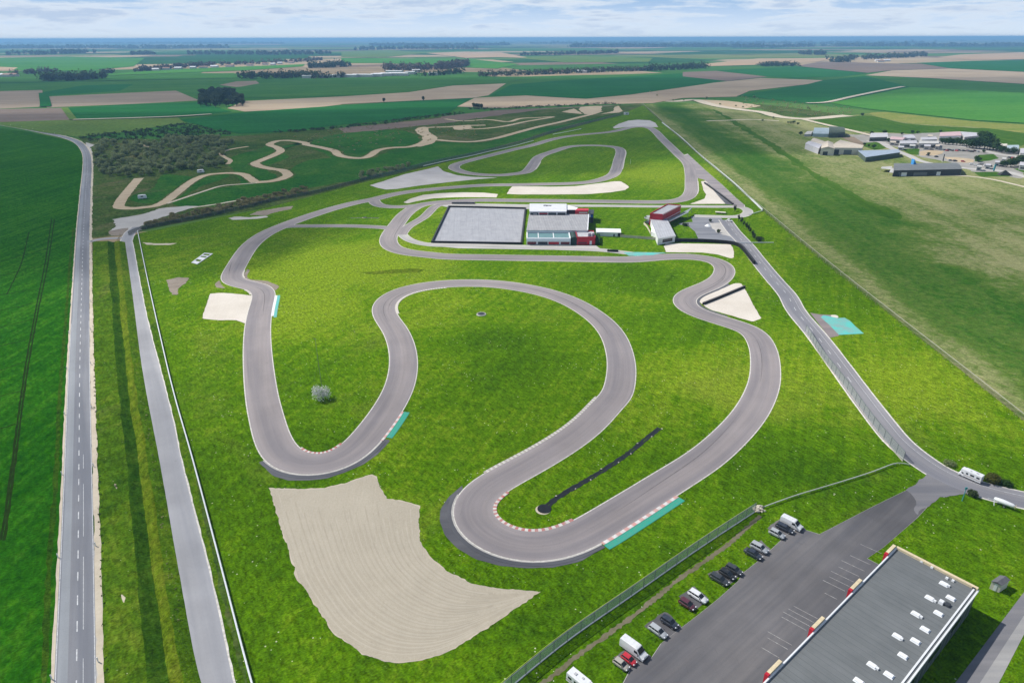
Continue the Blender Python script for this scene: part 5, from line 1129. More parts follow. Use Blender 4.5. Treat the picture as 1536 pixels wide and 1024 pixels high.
def fence(label, P, h, spacing, mesh, name='mesh_fence', top=True, postmat=STEELD, r=.04, base=True, cat='fence', lean=None):
    c = P[len(P)//2]; root = empty(name, (c.x, c.y, 0)); tag(root, label, cat); Lp = local(P, c)
    bm = ribbon_bm(Lp, 0, 0, .05, z1=h); uvl = bm.loops.layers.uv.verify()
    for f in bm.faces:
        for lp in f.loops: lp[uvl].uv = (lp[uvl].uv[0], lp.vert.co.z)
    me = bpy.data.meshes.new('mesh_panel'); bm.to_mesh(me); bm.free(); link('mesh_panel', me, mesh, root)
    def rail(z, rr, nm, mt):
        bm = bmesh.new(); nn = normals(Lp); loft(bm, [[(p.x+n.x*a, p.y+n.y*a, z+b_) for a, b_ in ((-rr,-rr),(rr,-rr),(rr,rr),(-rr,rr))] for p, n in zip(Lp, nn)]); from_bm(nm, bm, mt, root)
    if top: rail(h, r, 'top_rail', postmat)
    if base: rail(.09, .09, 'base_rail', STEEL if base is True else base)
    q = resample(Lp, spacing); pm = None
    for p in q[:100]:
        if pm is None: o = from_bm('post', cyl(bmesh.new(), (0,0,0), r*1.4, h+.05, 6), postmat, root); pm = o.data
        else: o = link('post', pm, None, root)
        o.location = (p.x, p.y, 0)
    return root
LIME = plain('lime wire', (.40,.46,.10), .6)
FP = path([(620,1160),(748,1046),(770,1027),(850,962),(950,892),(1050,822),(1132,768)], 2.0, it=3)
fence('tall chain-link fence running from the bottom edge along the parked cars', FP, 2.3, 3.0, MESH, base=True, r=.05)
_o = normals(FP)
sgn = 1 if (FP[10]+_o[10]).length > FP[10].length else -1
fence('thin lime-coloured wire on low stakes behind the tall chain-link fence', [p+n*(1.0*sgn) for p, n in zip(FP, _o)], 1.0, 6.0, meshmat('lime mesh', (.35,.42,.08), .93, .3), name='wire_fence', base=False, postmat=LIME, r=.022)
guard_rail('white low rail running from the end of the chain-link fence to the right-hand road', path([(1146,762),(1190,746),(1250,728),(1310,709),(1352,694),(1364,699)], 1.5, it=3), 3.0, .6, wide=.12, face=.22, mat=plain('weathered white rail', (.52,.53,.50), .5, 0, .12))
fence('tall chain-link fence with a pale base along the left side of the right-hand road', path([(1208,498),(1235,540),(1268,582),(1310,640),(1340,676),(1354,692)], 2.0, it=2), 2.6, 3.0, meshmat('pale chain link', (.46,.48,.50), .5, .14), base=plain('pale kerb', (.62,.60,.54), .8), r=.05)
guard_rail('long white guard rail beside the left service road', path([(207,348),(222,420),(240,500),(262,592),(290,690),(330,840),(372,1000),(400,1100),(440,1260)], 2.0, it=4), 4.0, .85, mat=plain('white guard rail', (.66,.69,.70), .45, 0, .08), wide=.24, face=.36)
guard_rail('double white guard rail beside the long right-hand straight', path(vC([(315,88),(470,210),(640,365),(800,500),(960,635),(1100,765),(1205,868)]), 3, it=3), 6.0, .9, True, mat=plain('white guard rail', (.66,.69,.70), .45, 0, .08), wide=.45, face=.5)
guard_rail('thin white rail crossing the grass from the right-hand road', path(vE([(905,214),(1000,213),(1100,212),(1205,212)]), 2, it=1), 4, .7, mat=plain('white guard rail', (.66,.69,.70), .45, 0, .08))
guard_rail('thin white rail between the paddock loop and the double guard rail', path(vC([(1085,905),(1140,888),(1200,870)]), 2, it=1), 4, .7, mat=plain('white guard rail', (.66,.69,.70), .45, 0, .08))
guard_rail('white rail under the boundary fence beside the far hairpin', path(vA([(560,415),(760,370),(960,330),(1150,285),(1350,240),(1536,190)]), 3, it=2), 6, .9, mat=plain('white guard rail', (.66,.69,.70), .45, 0, .08), wide=.5)
guard_rail('short bright white rail on the grass near the top of the circuit', path(vB([(290,252),(420,228),(540,203)]), 3, it=1), 6, .9, mat=WHITE, wide=.5)
DKMESH = meshmat('dark green netting', (.06,.08,.075), .30, .14)
fence('dark netting fence dividing the circuit from the dirt track on the left', path([(193,353),(202,348),(213,345)]+vG([(430,790),(600,755),(800,715),(1000,672),(1150,640),(1320,595),(1536,555)])+vA([(100,520)]), 2.0, it=3), 1.9, 6.0, DKMESH, base=False)
fence('grey netting fence along the far left side of the circuit up to the white cabin', path(vA([(100,522),(300,482),(560,408),(900,335),(1150,280),(1400,215)])+vB([(300,228),(600,150),(920,72)]), 3.0, it=3), 2.4, 9.0, meshmat('grey netting', (.10,.14,.15), .40, .14), base=False)
fence('dark wire boundary fence between the circuit and the airfield', path([(963,156),(985,176),(1010,199),(1060,243),(1100,278),(1180,346),(1260,412),(1380,507),(1460,570),(1540,634),(1640,714)], 4.0, it=2), 1.6, 8.0, meshmat('boundary mesh', (.16,.18,.14), .82, .14), base=False, postmat=plain('pale post', (.36,.35,.30), .8), r=.06)
fence('low wooden fence of pale boards between the marquee and the white tent', [at(*p) for p in vS([(300,390),(400,397),(520,406),(625,414)])], 1.3, 2.0, plain('pale boards', (.56,.52,.42), .8, 0, .25, .5), name='board_fence', base=False, postmat=TIMBER)
fence('pale low fence leading from the white tent to the lawn', [at(*p) for p in vU([(80,610),(150,680),(230,830)])], 1.2, 2.0, plain('pale boards', (.56,.52,.42), .8, 0, .25, .5), name='board_fence', base=False, postmat=TIMBER)
p = at(*vB([(942,72)])[0]); r = empty('marshal_cabin', p, .3); tag(r, 'small white marshal cabin at the far tip of the circuit', 'cabin'); from_bm('wall', box(bmesh.new(), (0,0,1.3), (6,2.6,2.6)), WHITE, r); from_bm('roof', box(bmesh.new(), (0,0,2.7), (6.4,3,.18)), LILAC, r); from_bm('window', box(bmesh.new(), (0,-1.31,1.6), (2.4,.06,.8)), GLASS, r)
# stones heaped where the fence ends, by the lot
STONE = plain('pale stone', (.55,.50,.42), .9, 0, .25, 1.5)
def heap(name, label, px, py, R, n, s0, s1, mat, hh=.5, cat='stones'):
    c = at(px, py); bm = bmesh.new()
    for k in range(n):
        a = random.uniform(0, 6.28); d = R*random.random()**.6; s = random.uniform(s0, s1)
        mm = bmesh.ops.create_icosphere(bm, subdivisions=1, radius=s, matrix=Matrix.Translation((math.cos(a)*d, math.sin(a)*d, s*.5+hh*(1-d/R)*random.random())) @ Matrix.Rotation(a*3, 4, 'X') @ Matrix.Diagonal((1, random.uniform(.6,1), random.uniform(.5,.9), 1)))
        for v in mm['verts']: v.co += Vector((random.uniform(-.2,.2), random.uniform(-.2,.2), random.uniform(-.2,.2)))*s
    o = from_bm(name, bm, mat); o.location = (c.x, c.y, .02); tag(o, label, cat); return o
heap('stone_heap', 'heap of pale stones at the upper end of the tall chain-link fence', 1139, 764, 1.3, 26, .15, .45, STONE)
TREEHERE = True
p = at(483, 583); r = empty('mast', p); tag(r, 'thin dark mast rising beside the white-flowering bush in the infield', 'mast'); from_bm('pole', cyl(bmesh.new(), (0,0,0), .07, 15.5, 6, .035), STEELD, r)
bm = bmesh.new()
for k in range(3):
    a = k*2.09+.5; bar(bm, (0,0,11), (3.2*math.cos(a), 3.2*math.sin(a), .05), .008)
from_bm('guy_wires', bm, STEELD, r); from_bm('crossbar', box(bmesh.new(), (0,0,15.1), (.9,.05,.05)), STEELD, r)
p = at(1302/1.28, 0) if False else None
# drainage channels lined in black
def channel(label, px, wd, bx, br, nw):
    P = path(px, .8, it=4); c = P[0]; root = empty('drainage_channel', (c.x, c.y, 0)); tag(root, label, 'channel'); Lp = local(P, c)
    bm = ribbon_bm(Lp, wd/2, 0, Z(12), z1=Z(8), jitter=.14); ribbon_bm(Lp, 0, -wd/2, Z(8), z1=Z(12), bm=bm, jitter=.14); up(bm)
    me = bpy.data.meshes.new('lining'); bm.to_mesh(me); bm.free(); link('lining', me, LINER, root)
    q = at(*bx); q = q-c; bm = bmesh.new(); cyl(bm, (q.x-.22, q.y-.18, .015), br*1.10, .06, 20, br*1.05); from_bm('basin_rim', bm, SAND_PALE, root)
    bm = bmesh.new(); cyl(bm, (q.x, q.y, .02), br, .16, 20, br*.98); from_bm('basin', bm, LINER, root)
    w = resample(Lp, (P[-1]-P[0]).length/nw); nn = normals(w)
    for i, (p_, n_) in enumerate(zip(w[1:], nn[1:])):
        s = -1 if i % 3 else 1; o = from_bm('weight', box(bmesh.new(), (0,0,.06), (.35,.22,.12), i), STONE, root); o.location = (p_.x+n_.x*s*wd*.45, p_.y+n_.y*s*wd*.45, Z(12))
channel('long black-lined drainage channel ending in a round black basin inside the hairpin', vI([(645,595),(690,555),(760,508),(840,462),(920,414),(1000,365),(1060,325),(1130,275),(1200,215),(1280,154)]), 1.25, vI([(645,597)])[0], 1.45, 9)
channel('short black-lined drainage channel with a small basin in the upper left infield', vD([(1052,242),(1120,241),(1200,241),(1270,242)]), 1.3, vD([(1162,238)])[0], 1.1, 4)
p = at(722, 471.5); r = empty('well_ring', p); tag(r, 'round concrete well ring with a dark opening in the middle infield', 'well')
from_bm('ring', cyl(bmesh.new(), (0,0,0), 1.75, .28, 24, 1.6), CONC, r); from_bm('opening', cyl(bmesh.new(), (0,0,.22), 1.32, .075, 24), LINER, r)
# white frame lying on the grass
vX = view(270,370,25.6); A = at(*vX([(455,635)])[0]); B = at(*vX([(960,260)])[0]); Cc = at(*vX([(1250,285)])[0]); D_ = at(*vX([(650,690)])[0]); root = empty('ladder_frame', (A+D_)/2); o0 = (A+D_)/2
tag(root, 'white ladder-like frame of panels lying on the grass left of the circuit', 'frame')
bm = bmesh.new()
for P_, Q_ in ((A,B),(D_,Cc)): wallbox(bm, P_-o0, Q_-o0, .12, .35, -.22, .22)
from_bm('side_rail', bm, WHITE, root)
for t0, t1 in ((0,.20),(.36,.58),(.70,.78),(.93,1)):
    bm = bmesh.new(); prism(bm, [A.lerp(B,t0)-o0, D_.lerp(Cc,t0)-o0, D_.lerp(Cc,t1)-o0, A.lerp(B,t1)-o0], .15, .31); from_bm('panel', bm, WHITE, root)
# skip-like things in the meadow by the dirt track
for px, lab in ((vG([(425,580)])[0], 'white caravan on the grass inside the dirt track loop'), (vG([(820,405)])[0], 'small white caravan at the right edge of the thicket')):
    p = at(*px); r = empty('caravan', p, .4); tag(r, lab, 'caravan'); bm = bmesh.new(); loft(bm, [[(x, y*1.05, z) for y, z in ((-1,.5),(1,.5),(1,zt),(-1,zt))] for x, zt in ((-2.4,1.6),(-2.2,2.3),(0,2.5),(1.9,2.4),(2.3,1.5))]); from_bm('body', bm, WHITE, r); from_bm('window', box(bmesh.new(), (0,-1.07,1.7), (1.4,.05,.6)), GLASS, r); wheels(r, (0,), .9, .3); from_bm('drawbar', box(bmesh.new(), (2.9,0,.45), (1.3,.1,.1)), STEELD, r)
p = at(*vC([(830,888)])[0]); r = empty('flatbed_trailer', p, -.3); tag(r, 'pale flat trailer on the grass inside the paddock loop', 'trailer'); from_bm('bed', box(bmesh.new(), (0,0,.75), (5.5,2.2,.2)), CREAMW, r); wheels(r, (-.6,.4), .95, .32); from_bm('drawbar', box(bmesh.new(), (3.4,0,.6), (1.5,.1,.1)), STEELD, r)
p = at(*vS([(1265,250)])[0]); put(car('hatch', PW), p.x, p.y, 0, 'lone white car at the edge of the right-hand road by the paddock', 'car', group=''); o = [x for x in C.objects if x.get('label','').startswith('lone white car')][0]; o.location = (p.x, p.y, .07); o.rotation_euler = (0,0,-1.0)
p = at(*vS([(1075,290)])[0]); r = empty('white_dome', p); tag(r, 'low round white disc tent on the paddock car park island', 'tent'); from_bm('cloth', cyl(bmesh.new(), (0,0,.02), 1.7, .9, 16, .5), WHITE, r)
for px, k, lab in ((vS([(545,235)])[0], PALEB, 'pale blue van beside the left wall of the club house'), (vS([(540,268)])[0], DARKW, 'dark car beside the left wall of the club house')):
    p = at(*px); o = van(PS, 5.2, 2.2) if k is PALEB else car('estate', PB); o.location = (p.x, p.y, .02); o.rotation_euler = (0,0,1.9); tag(o, lab, 'van' if k is PALEB else 'car')
# lamp / sign posts
def post(px, py, h, label, mat=STEEL, name='post', r=.07, top=None):
    p = at(px, py); o = empty(name, p); tag(o, label, 'post'); from_bm('shaft', cyl(bmesh.new(), (0,0,0), r, h, 6, r*.7), mat, o)
    if top is not None: from_bm('head', box(bmesh.new(), (0,0,h), top), mat, o)
post(1443, 751, 3.2, 'teal post with a small board beside the road junction', plain('teal sign', (.06,.30,.34), .5), 'sign_post', .10, (.5,.12,.5))
post(945.5, 246, 3.5, 'thin white post on the lit grass inside the far loop', WHITE, 'marker_post', .08)
# reflector posts along the country road and stumps along the service road
pm = None
for i, k in enumerate(range(20, len(RP)-20, 12)):
    for s_ in (-1, 1):
        p = RP[k]+normals(RP[k-1:k+2])[1]*(s_*3.05)
        if pm is None: o = from_bm('roadside_post', box(bmesh.new(), (0,0,.5), (.12,.14,1.0)), WHITE); pm = o.data
        else: o = link('roadside_post', pm)
        o.location = (p.x, p.y, 0); tag(o, 'small white reflector post at the edge of the country road', 'post', 'reflector posts along the country road')
_bl = [SV[i]+normals(SV[i-1:i+2])[1]*3.6 for i in range(5, len(SV)-5, 3)]
_br = [SV[i]-normals(SV[i-1:i+2])[1]*3.6 for i in range(5, len(SV)-5, 3)]
BL = _bl if _bl[4].x < _br[4].x else _br

# ------------------------------------------------------------------ plants
def leaf_cards(bm, c, rx, ry, rz, n, s, mi=0, shell=.55):
    for _ in range(n):
        while True:
            v = Vector((random.uniform(-1,1), random.uniform(-1,1), random.uniform(-1,1)))
            if shell < v.length <= 1: break
        p = Vector((c[0]+v.x*rx, c[1]+v.y*ry, c[2]+v.z*rz)); nrm = (Vector((v.x, v.y, v.z+.35)).normalized()+Vector((random.gauss(0,.55), random.gauss(0,.55), random.gauss(0,.55)))).normalized()
        u = nrm.orthogonal().normalized(); w = nrm.cross(u); k = s*random.uniform(.6, 1.35); a = random.uniform(0, 6.28); uu = (u*math.cos(a)+w*math.sin(a))*k; ww = (w*math.cos(a)-u*math.sin(a))*k*random.uniform(.5,.9)
        f = bm.faces.new([bm.verts.new(p+q) for q in (uu, ww, -uu, -ww)]); f.material_index = mi
def crown_mesh(name, h, r, n, s, clumps=9, seed=0, trunk=True, low=.15, mats=None):
    st = random.getstate(); random.seed(seed); bm = bmesh.new()
    for k in range(clumps):
        a = random.uniform(0, 6.28); d = r*.62*random.random()**.5; z = h*(low+.25+(.80-low-.25)*random.random()*(1-.25*d/r)); q = random.uniform(.38,.6)*r
        leaf_cards(bm, (math.cos(a)*d, math.sin(a)*d, z), q, q, q*.8, n//clumps, s)
    leaf_cards(bm, (0,0,h*.55), r*.8, r*.8, h*.38, n//4, s, 0, .3)
    if trunk:
        cyl(bm, (0,0,-.1), h*.035, h*.55, 6, h*.015, mi=1)
        for k in range(4): a = k*1.6+seed; bar(bm, (0,0,h*(.2+.06*k)), (math.cos(a)*r*.55, math.sin(a)*r*.55, h*.62), h*.012, 1, 5)
    bmesh.ops.recalc_face_normals(bm, faces=[f for f in bm.faces if f.material_index == 1])
    me = bpy.data.meshes.new(name); bm.to_mesh(me); bm.free(); random.setstate(st)
    for q in mats: me.materials.append(q)
    return me
BARK = plain('bark', (.10,.08,.06), .9, 0, .3, 2)
L_THICK = foliage('thicket leaves', (.16,.205,.085), (.38,.43,.21), .42, .35)
L_OLIVE = foliage('olive leaves', (.17,.17,.075), (.36,.32,.16), .4, .35)
L_DARK = foliage('dark leaves', (.026,.050,.026), (.075,.105,.042), .25, .3)
L_GREEN = foliage('green leaves', (.020,.055,.014), (.065,.115,.028), .25, .4)
L_FAR = foliage('far wood leaves', (.035,.055,.034), (.085,.095,.05), .2, .05)
L_BARE = foliage('bare twigs', (.075,.062,.055), (.15,.125,.105), .1, .08)
L_BUSH = foliage('yellowish leaves', (.035,.055,.012), (.15,.145,.035), .25, 1.5)
def variants(name, count, mats, **k): return [crown_mesh(name, seed=i*13+k.get('sd', 0), mats=mats, **{a: b for a, b in k.items() if a != 'sd'}) for i in range(count)]
SHR = variants('shrub', 5, [L_THICK, BARK], h=4.6, r=3.0, n=620, s=.36, clumps=11)
OLV = variants('shrub', 3, [L_OLIVE, BARK], h=2.6, r=2.0, n=420, s=.26, clumps=8)
DRK = variants('tree', 4, [L_DARK, BARK], h=15, r=5.2, n=720, s=.75, clumps=12)
GRN = variants('tree', 4, [L_GREEN, BARK], h=8, r=3.6, n=800, s=.42, clumps=12)
def inst(name, me, p, s, sz, label, cat, group):
    o = link(name, me); o.location = (p.x, p.y, 0); o.scale = (s, s, sz); o.rotation_euler = (0,0,random.uniform(0,6.28)); tag(o, label, cat, group); return o
def inside(px, poly_):
    x, y = px; c = False; n = len(poly_)
    for i in range(n):
        x1, y1 = poly_[i]; x2, y2 = poly_[(i+1) % n]
        if (y1 > y) != (y2 > y) and x < (x2-x1)*(y-y1)/(y2-y1)+x1: c = not c
    return c
def scatter(pg, n, mind):
    W_ = [(at(*p).x, at(*p).y) for p in pg]; xs = [p[0] for p in W_]; ys = [p[1] for p in W_]; out = []; tr = 0
    while len(out) < n and tr < 40000:
        tr += 1; q = (random.uniform(min(xs), max(xs)), random.uniform(min(ys), max(ys)))
        if inside(q, W_) and all((q[0]-o.x)**2+(q[1]-o.y)**2 > mind*mind for o in out): out.append(Vector((q[0], q[1], 0)))
    return out
for p in scatter(v1([(440,640),(520,645),(640,650),(760,625),(960,625),(1060,640),(1010,690),(1005,755),(900,765),(760,775),(610,800),(480,812),(430,770),(425,690)]), 250, 3.8):
    s = random.uniform(.7, 1.25); inst('shrub', random.choice(SHR), p, s, s*random.uniform(.8,1.15), 'grey-green shrub crowded in the thicket beside the country road', 'shrub', 'shrubs of the thicket')
for p in scatter(vG([(400,800),(400,775),(560,715),(700,690),(900,645),(1100,595),(1250,560),(1400,530),(1536,500),(1536,545),(1320,590),(1150,632),(1000,665),(800,708),(600,748),(430,785)]), 95, 2.6):
    s = random.uniform(.6, 1.2); inst('bush', random.choice(OLV), p, s, s*random.uniform(.7,1.0), 'olive bush in the hedge behind the dark netting fence', 'bush', 'bushes behind the netting fence')
for p in scatter(vA([(0,540),(0,470),(200,440),(440,400),(440,425),(200,492)]), 36, 3):
    s = random.uniform(.6, 1.1); inst('bush', random.choice(SHR), p, s*.7, s*.55, 'dark low bush along the grey netting fence', 'bush', 'bushes along the grey netting fence')
for p in scatter([(300,163),(366,160),(362,150),(352,141),(301,143)], 95, 4.5):
    s = random.uniform(.78, 1.05); inst('tree', random.choice(DRK), p, s, s*random.uniform(.85,1.0), 'dark evergreen tree of the square copse alone among the fields', 'tree', 'trees of the lone copse')
CL = 'tree of the dark clump among the hamlet houses'
for x, y, h in ((520,385,6),(560,388,6),(600,392,7),(650,396,6),(700,398,7),(740,402,6),(770,408,6),(820,424,8),(860,432,7),(900,440,9),(940,436,10),(985,440,9),(1040,446,12),(1075,455,9),(1110,452,11),(1150,462,8),(1000,395,9),(1060,400,12),(1020,360,11),(1190,475,8),(1250,492,6),(1320,500,5),(1400,505,6),(880,410,7)):
    p = at(*vQ([(x, y)])[0]); s = h/8; inst('tree', random.choice(GRN), p, s*1.1, s, CL, 'tree', 'trees of the hamlet clump')
for x, y, h, v_ in ((945,595,4.5,vQ),(965,605,4,vQ),(1035,495,3,vQ),(1270,665,5,vQ),(1320,668,6,vQ),(1370,665,7,vQ),(1420,655,6,vQ),(1470,625,7,vQ),(1240,650,4,vQ),(150,258,4,vQ),(215,255,3,vQ),(500,243,3,vQ),(95,298,4,vP),(1080,480,4,vP),(960,440,3,vP),(1290,390,4,vP),(1060,295,4,vP),(1230,290,5,vP),(20,270,3,vQ),(60,160,3,vP),(560,255,5,vP),(-5,140,3,vP),(930,38,4,vP),(350,520,2.5,vQ),(1020,455,2.5,vP)):
    p = at(*v_([(x, y)])[0]); s = h/8; inst('tree', random.choice(GRN), p, s*1.2, s, 'single small green tree scattered round the hamlet', 'tree', 'scattered trees of the hamlet')
for x, y in ((75,42),(122,67),(240,105),(315,102),(470,92),(480,88),(575,132),(740,152),(690,143),(880,250),(1065,265),(1085,268),(1110,262),(960,232),(1205,160),(820,80),(1110,120),(1010,185),(1150,175),(1220,165)):
    p = at(*vN([(x, y)])[0]); s = random.uniform(.5,.9); inst('bush', random.choice(SHR), p, s*.8, s*.8, 'dark bush dotted over the sandy ground', 'bush', 'bushes on the sandy ground')
for x, y in ((1395,62),(1405,66),(1420,64),(1435,67),(1452,68),(750,22),(1032,10)):
    p = at(*vJ([(x, y)])[0]); inst('shrub', random.choice(DRK), p, .5, .55, 'dark conifer standing at the field edge', 'tree', 'conifers at the field edge')
# row of young cypresses by the right-hand road, and bushes of the paddock
CY = crown_mesh('cypress', 3.2, .75, 420, .17, 8, 5, True, .05, [L_DARK, BARK])
vY = view(1100,280,8.53)
for x, y in ((18,320),(65,440),(130,500),(165,545),(210,590),(245,650),(100,470),(190,565),(265,680)):
    p = at(*vY([(x, y)])[0]); s = random.uniform(.8, 1.3); inst('cypress', CY, p, s, s*1.15, 'young dark cypress in the row beside the right-hand road', 'cypress', 'cypresses beside the right-hand road')
L_WHITE = foliage('white blossom', (.42,.44,.41), (.82,.83,.79), .35, 2.5)
def bush(label, px, py, h, r, mat, n=900, s=.16, sd=3):
    p = at(px, py); o = empty('bush', p); tag(o, label, 'bush'); me = crown_mesh('foliage', h, r, n, s, 12, sd, False, .0, [mat, BARK]); link('foliage', me, None, o); bm = bmesh.new()
    for k in range(5): a = k*1.3; bar(bm, (0,0,0), (math.cos(a)*r*.5, math.sin(a)*r*.5, h*.7), .03, 0, 5)
    from_bm('stem', bm, BARK, o)
bush('sprawling yellow-green bush beside the motorhome', 1488, 722, 1.9, 1.9, L_BUSH, 1500, .15, 3); bush('round grey-white twiggy bush in blossom, alone in the left infield loop', 484, 598, 4.0, 2.7, L_WHITE, 1000, .17, 21); bush('low dark bush at the right end of the sprawling bush', 1506, 727, 1.2, 1.6, L_GREEN, 800, .15, 4)
bush('thin dark green bush with reddish twigs at the road edge left of the motorhome', 1424, 697, 1.0, 1.7, L_THICK, 500, .13, 5); bush('dark spreading conifer beside the teal post', 1459, 744, 1.6, 1.2, L_DARK, 700, .14, 6)
bush('dark round bush at the edge of the lawn by the white crossing rail', *vY([(335,705)])[0], 3.0, 2.2, L_DARK, 900, .2, 7); bush('dark shrub at the entrance of the paddock car park', *vS([(870,288)])[0], 1.6, 1.8, L_DARK, 500, .2, 8)
bush('dark slim shrub on the car park island', *vS([(1168,350)])[0], 2.0, 1.0, L_DARK, 400, .18, 9); bush('dark bush on the tip of the paddock car park island', *vS([(1095,255)])[0], 2.0, 1.0, L_DARK, 400, .18, 10)
# scrub, hedges and woods that read as one mass
def mass(name, label, pts, h, r, n, s, mat, jit=.3, trunk=False):
    """many crowns as one mass, kept around its own middle"""
    c = sum(pts, Vector())/len(pts); bm = bmesh.new()
    for p in pts:
        k = random.uniform(1-jit, 1+jit); q = p-c
        for j in range(2): leaf_cards(bm, (q.x+random.uniform(-.3,.3)*r, q.y+random.uniform(-.3,.3)*r, h*k*(.42+.2*j)), r*k*(1-.2*j), r*k*(1-.2*j), h*k*.42, n//2, s, 0, .4)
    me = bpy.data.meshes.new(name); bm.to_mesh(me); bm.free(); o = link(name, me, mat); o.location = c; stuff(o); tag(o, label, 'wood' if h > 5 else 'scrub'); return o
def along(px, n, spread, depth=0):
    P = [at(*p) for p in px]; q = resample(P, sum((b-a).length for a, b in zip(P, P[1:]))/n); return [p+Vector((random.gauss(0, spread), random.gauss(0, spread)+random.uniform(0, depth), 0)) for p in q]
mass('heath_scrub', 'dark heather-like scrub band above the thicket', scatter(v1([(350,618),(420,605),(600,590),(760,562),(830,557),(960,582),(1080,604),(900,618),(700,625),(400,636)]), 260, 2.5), 2.0, 2.4, 26, .55, L_DARK)
mass('hedgerow', 'ragged scrub line along the edge of the green fields', along(vJ([(0,240),(200,222),(420,205),(640,182),(760,168),(900,150),(1050,128),(1200,112),(1300,100)]), 120, 4, 6), 2.2, 2.6, 24, .55, L_DARK)
mass('hedgerow', 'ragged scrub line at the top of the motocross ground', along(vK([(100,118),(250,120),(420,112),(640,98),(800,95),(1000,85),(1100,78),(1180,84)]), 90, 5, 8), 2.2, 3, 22, .6, L_DARK)
mass('heath_scrub', 'loose low scrub over the motocross ground', scatter(vJ([(0,260),(600,190),(1000,190),(1500,120),(1536,250),(1150,290),(700,330),(450,390),(300,330)]), 130, 6), 1.0, 1.4, 16, .4, L_OLIVE)
mass('heath_scrub', 'loose scrub along the sandy ground below the far green field', scatter(vN([(700,70),(1100,110),(1536,150),(1536,205),(1250,215),(1000,195),(760,150)]), 110, 8), 1.6, 2.2, 16, .5, L_OLIVE)
mass('weeds', 'tufts of tall weeds along the airfield boundary fence', [at(x, y)+Vector((random.gauss(.3,.25), random.gauss(.3,.25), 0)) for x, y in [(963+(1545-963)*t+random.uniform(-1,1), 155+(638-155)*t*(1+.06*math.sin(3.1*t))) for t in [random.random()**1.3 for _ in range(1)]]]+[q+normals([q, q2])[0]*random.uniform(-.9,-.1) for q, q2 in zip(*(lambda R_: (R_[:-1], R_[1:]))(resample(path([(963,156),(1010,199),(1060,243),(1100,278),(1180,346),(1260,412),(1380,507),(1460,570),(1540,634)], 4, it=2), 1.2)))], .6, .42, 5, .18, L_OLIVE)
mass('weeds', 'tufts of dry weeds along the left edge of the service road', [p+Vector((random.gauss(0,.3), random.gauss(0,.3), 0)) for p in resample(BL, 1.6)], .6, .45, 8, .18, L_OLIVE)
mass('weeds', 'small dark weeds along the sandy shoulder of the country road', [p+normals(RP)[i]*(-4.1)+Vector((random.gauss(0,.25), 0, 0)) for i, p in enumerate(RP[:130])], .45, .45, 8, .16, L_GREEN)
def belt(px, dep, h, n, mat=None, label='', r=None, s=2.0, k=34): mass('woodland', label, along(px, n, 3, dep), h, r or h*.55, k, s, mat or L_FAR, .35)
belt(v2([(620,347),(760,343),(900,338),(1050,331),(1250,324),(1400,318)]), 45, 13, 150, None, 'long dark tree belt behind the fields in the middle distance')
belt(v2([(1380,322),(1533,316)])+v3([(120,309)]), 70, 17, 60, L_DARK, 'dense dark wood at the right end of the long belt', None, 2.4)
belt(v1([(1075,357),(1200,356),(1300,354),(1400,352)]), 60, 16, 70, L_DARK, 'dark wood left of the far warehouses', None, 2.4)
belt(v1([(1400,355),(1470,352),(1540,350)]), 20, 12, 16, None, 'few dark trees beside the far warehouses')
belt(v1([(160,366),(230,366),(320,364),(400,362)]), 80, 17, 80, L_DARK, 'dark wood at the left behind the brown fields', None, 2.4)
belt(v1([(50,338),(110,335),(160,330),(220,325)]), 50, 13, 30, L_BARE, 'bare grey trees beside the houses at the left edge')
belt(v1([(455,332),(498,330)]), 20, 11, 10, None, 'small dark clump in the light green fields on the left')
belt(v1([(590,325),(680,318),(800,308),(900,300)]), 90, 14, 90, L_BARE, 'purplish bare trees of the far left village', None, 2.6)
belt(v1([(900,300),(1050,294),(1200,288),(1370,278),(1430,272)]), 60, 14, 70, L_BARE, 'thin line of bare trees right of the far left village', None, 2.6)
belt(v1([(1380,307),(1460,306),(1540,303)]), 90, 18, 50, L_DARK, 'dark low wood beyond the light green field', None, 3)
belt(v2([(170,322),(300,324),(420,318),(560,303)]), 170, 19, 120, L_BARE, 'purplish wood behind the far warehouses', None, 3.2)
belt(v2([(340,345),(400,343),(470,338),(540,330)]), 40, 12, 30, L_GREEN, 'green trees right of the far warehouses')
belt(v3([(360,300),(440,299),(515,299)]), 40, 14, 50, L_DARK, 'short dark wood between the tan and brown fields')
belt(v3([(690,282),(760,280)]), 60, 16, 26, L_DARK, 'small dark wood left of the long far wood', None, 3)
belt(v3([(720,272),(850,268),(980,262),(1130,252)]), 160, 18, 110, L_FAR, 'long far wood beside the tan fields on the right', None, 3.4)
belt(v2([(810,250),(950,249),(1100,246),(1250,240)]), 160, 17, 90, L_FAR, 'far wood band beyond the tan field', None, 4)
belt(v1([(820,247),(1000,246),(1200,248),(1450,246)]), 260, 20, 120, L_FAR, 'long blue wood band far on the left', None, 5)
belt(v1([(0,250),(150,248),(350,241)]), 260, 24, 90, L_FAR, 'blue wood at the far left edge', None, 5)
belt(v1([(575,248),(655,248)]), 120, 20, 24, L_FAR, 'small blue wood far on the left', None, 5)
belt(v3([(560,247),(650,247)]), 120, 20, 24, L_FAR, 'small blue wood far on the right', None, 5)
belt(v3([(250,216),(400,216),(620,210)]), 300, 24, 80, L_FAR, 'blue wood band far on the right', None, 7)
belt(v2([(60,226),(300,222),(600,222)]), 300, 24, 80, L_FAR, 'blue wood band far in the middle', None, 7)
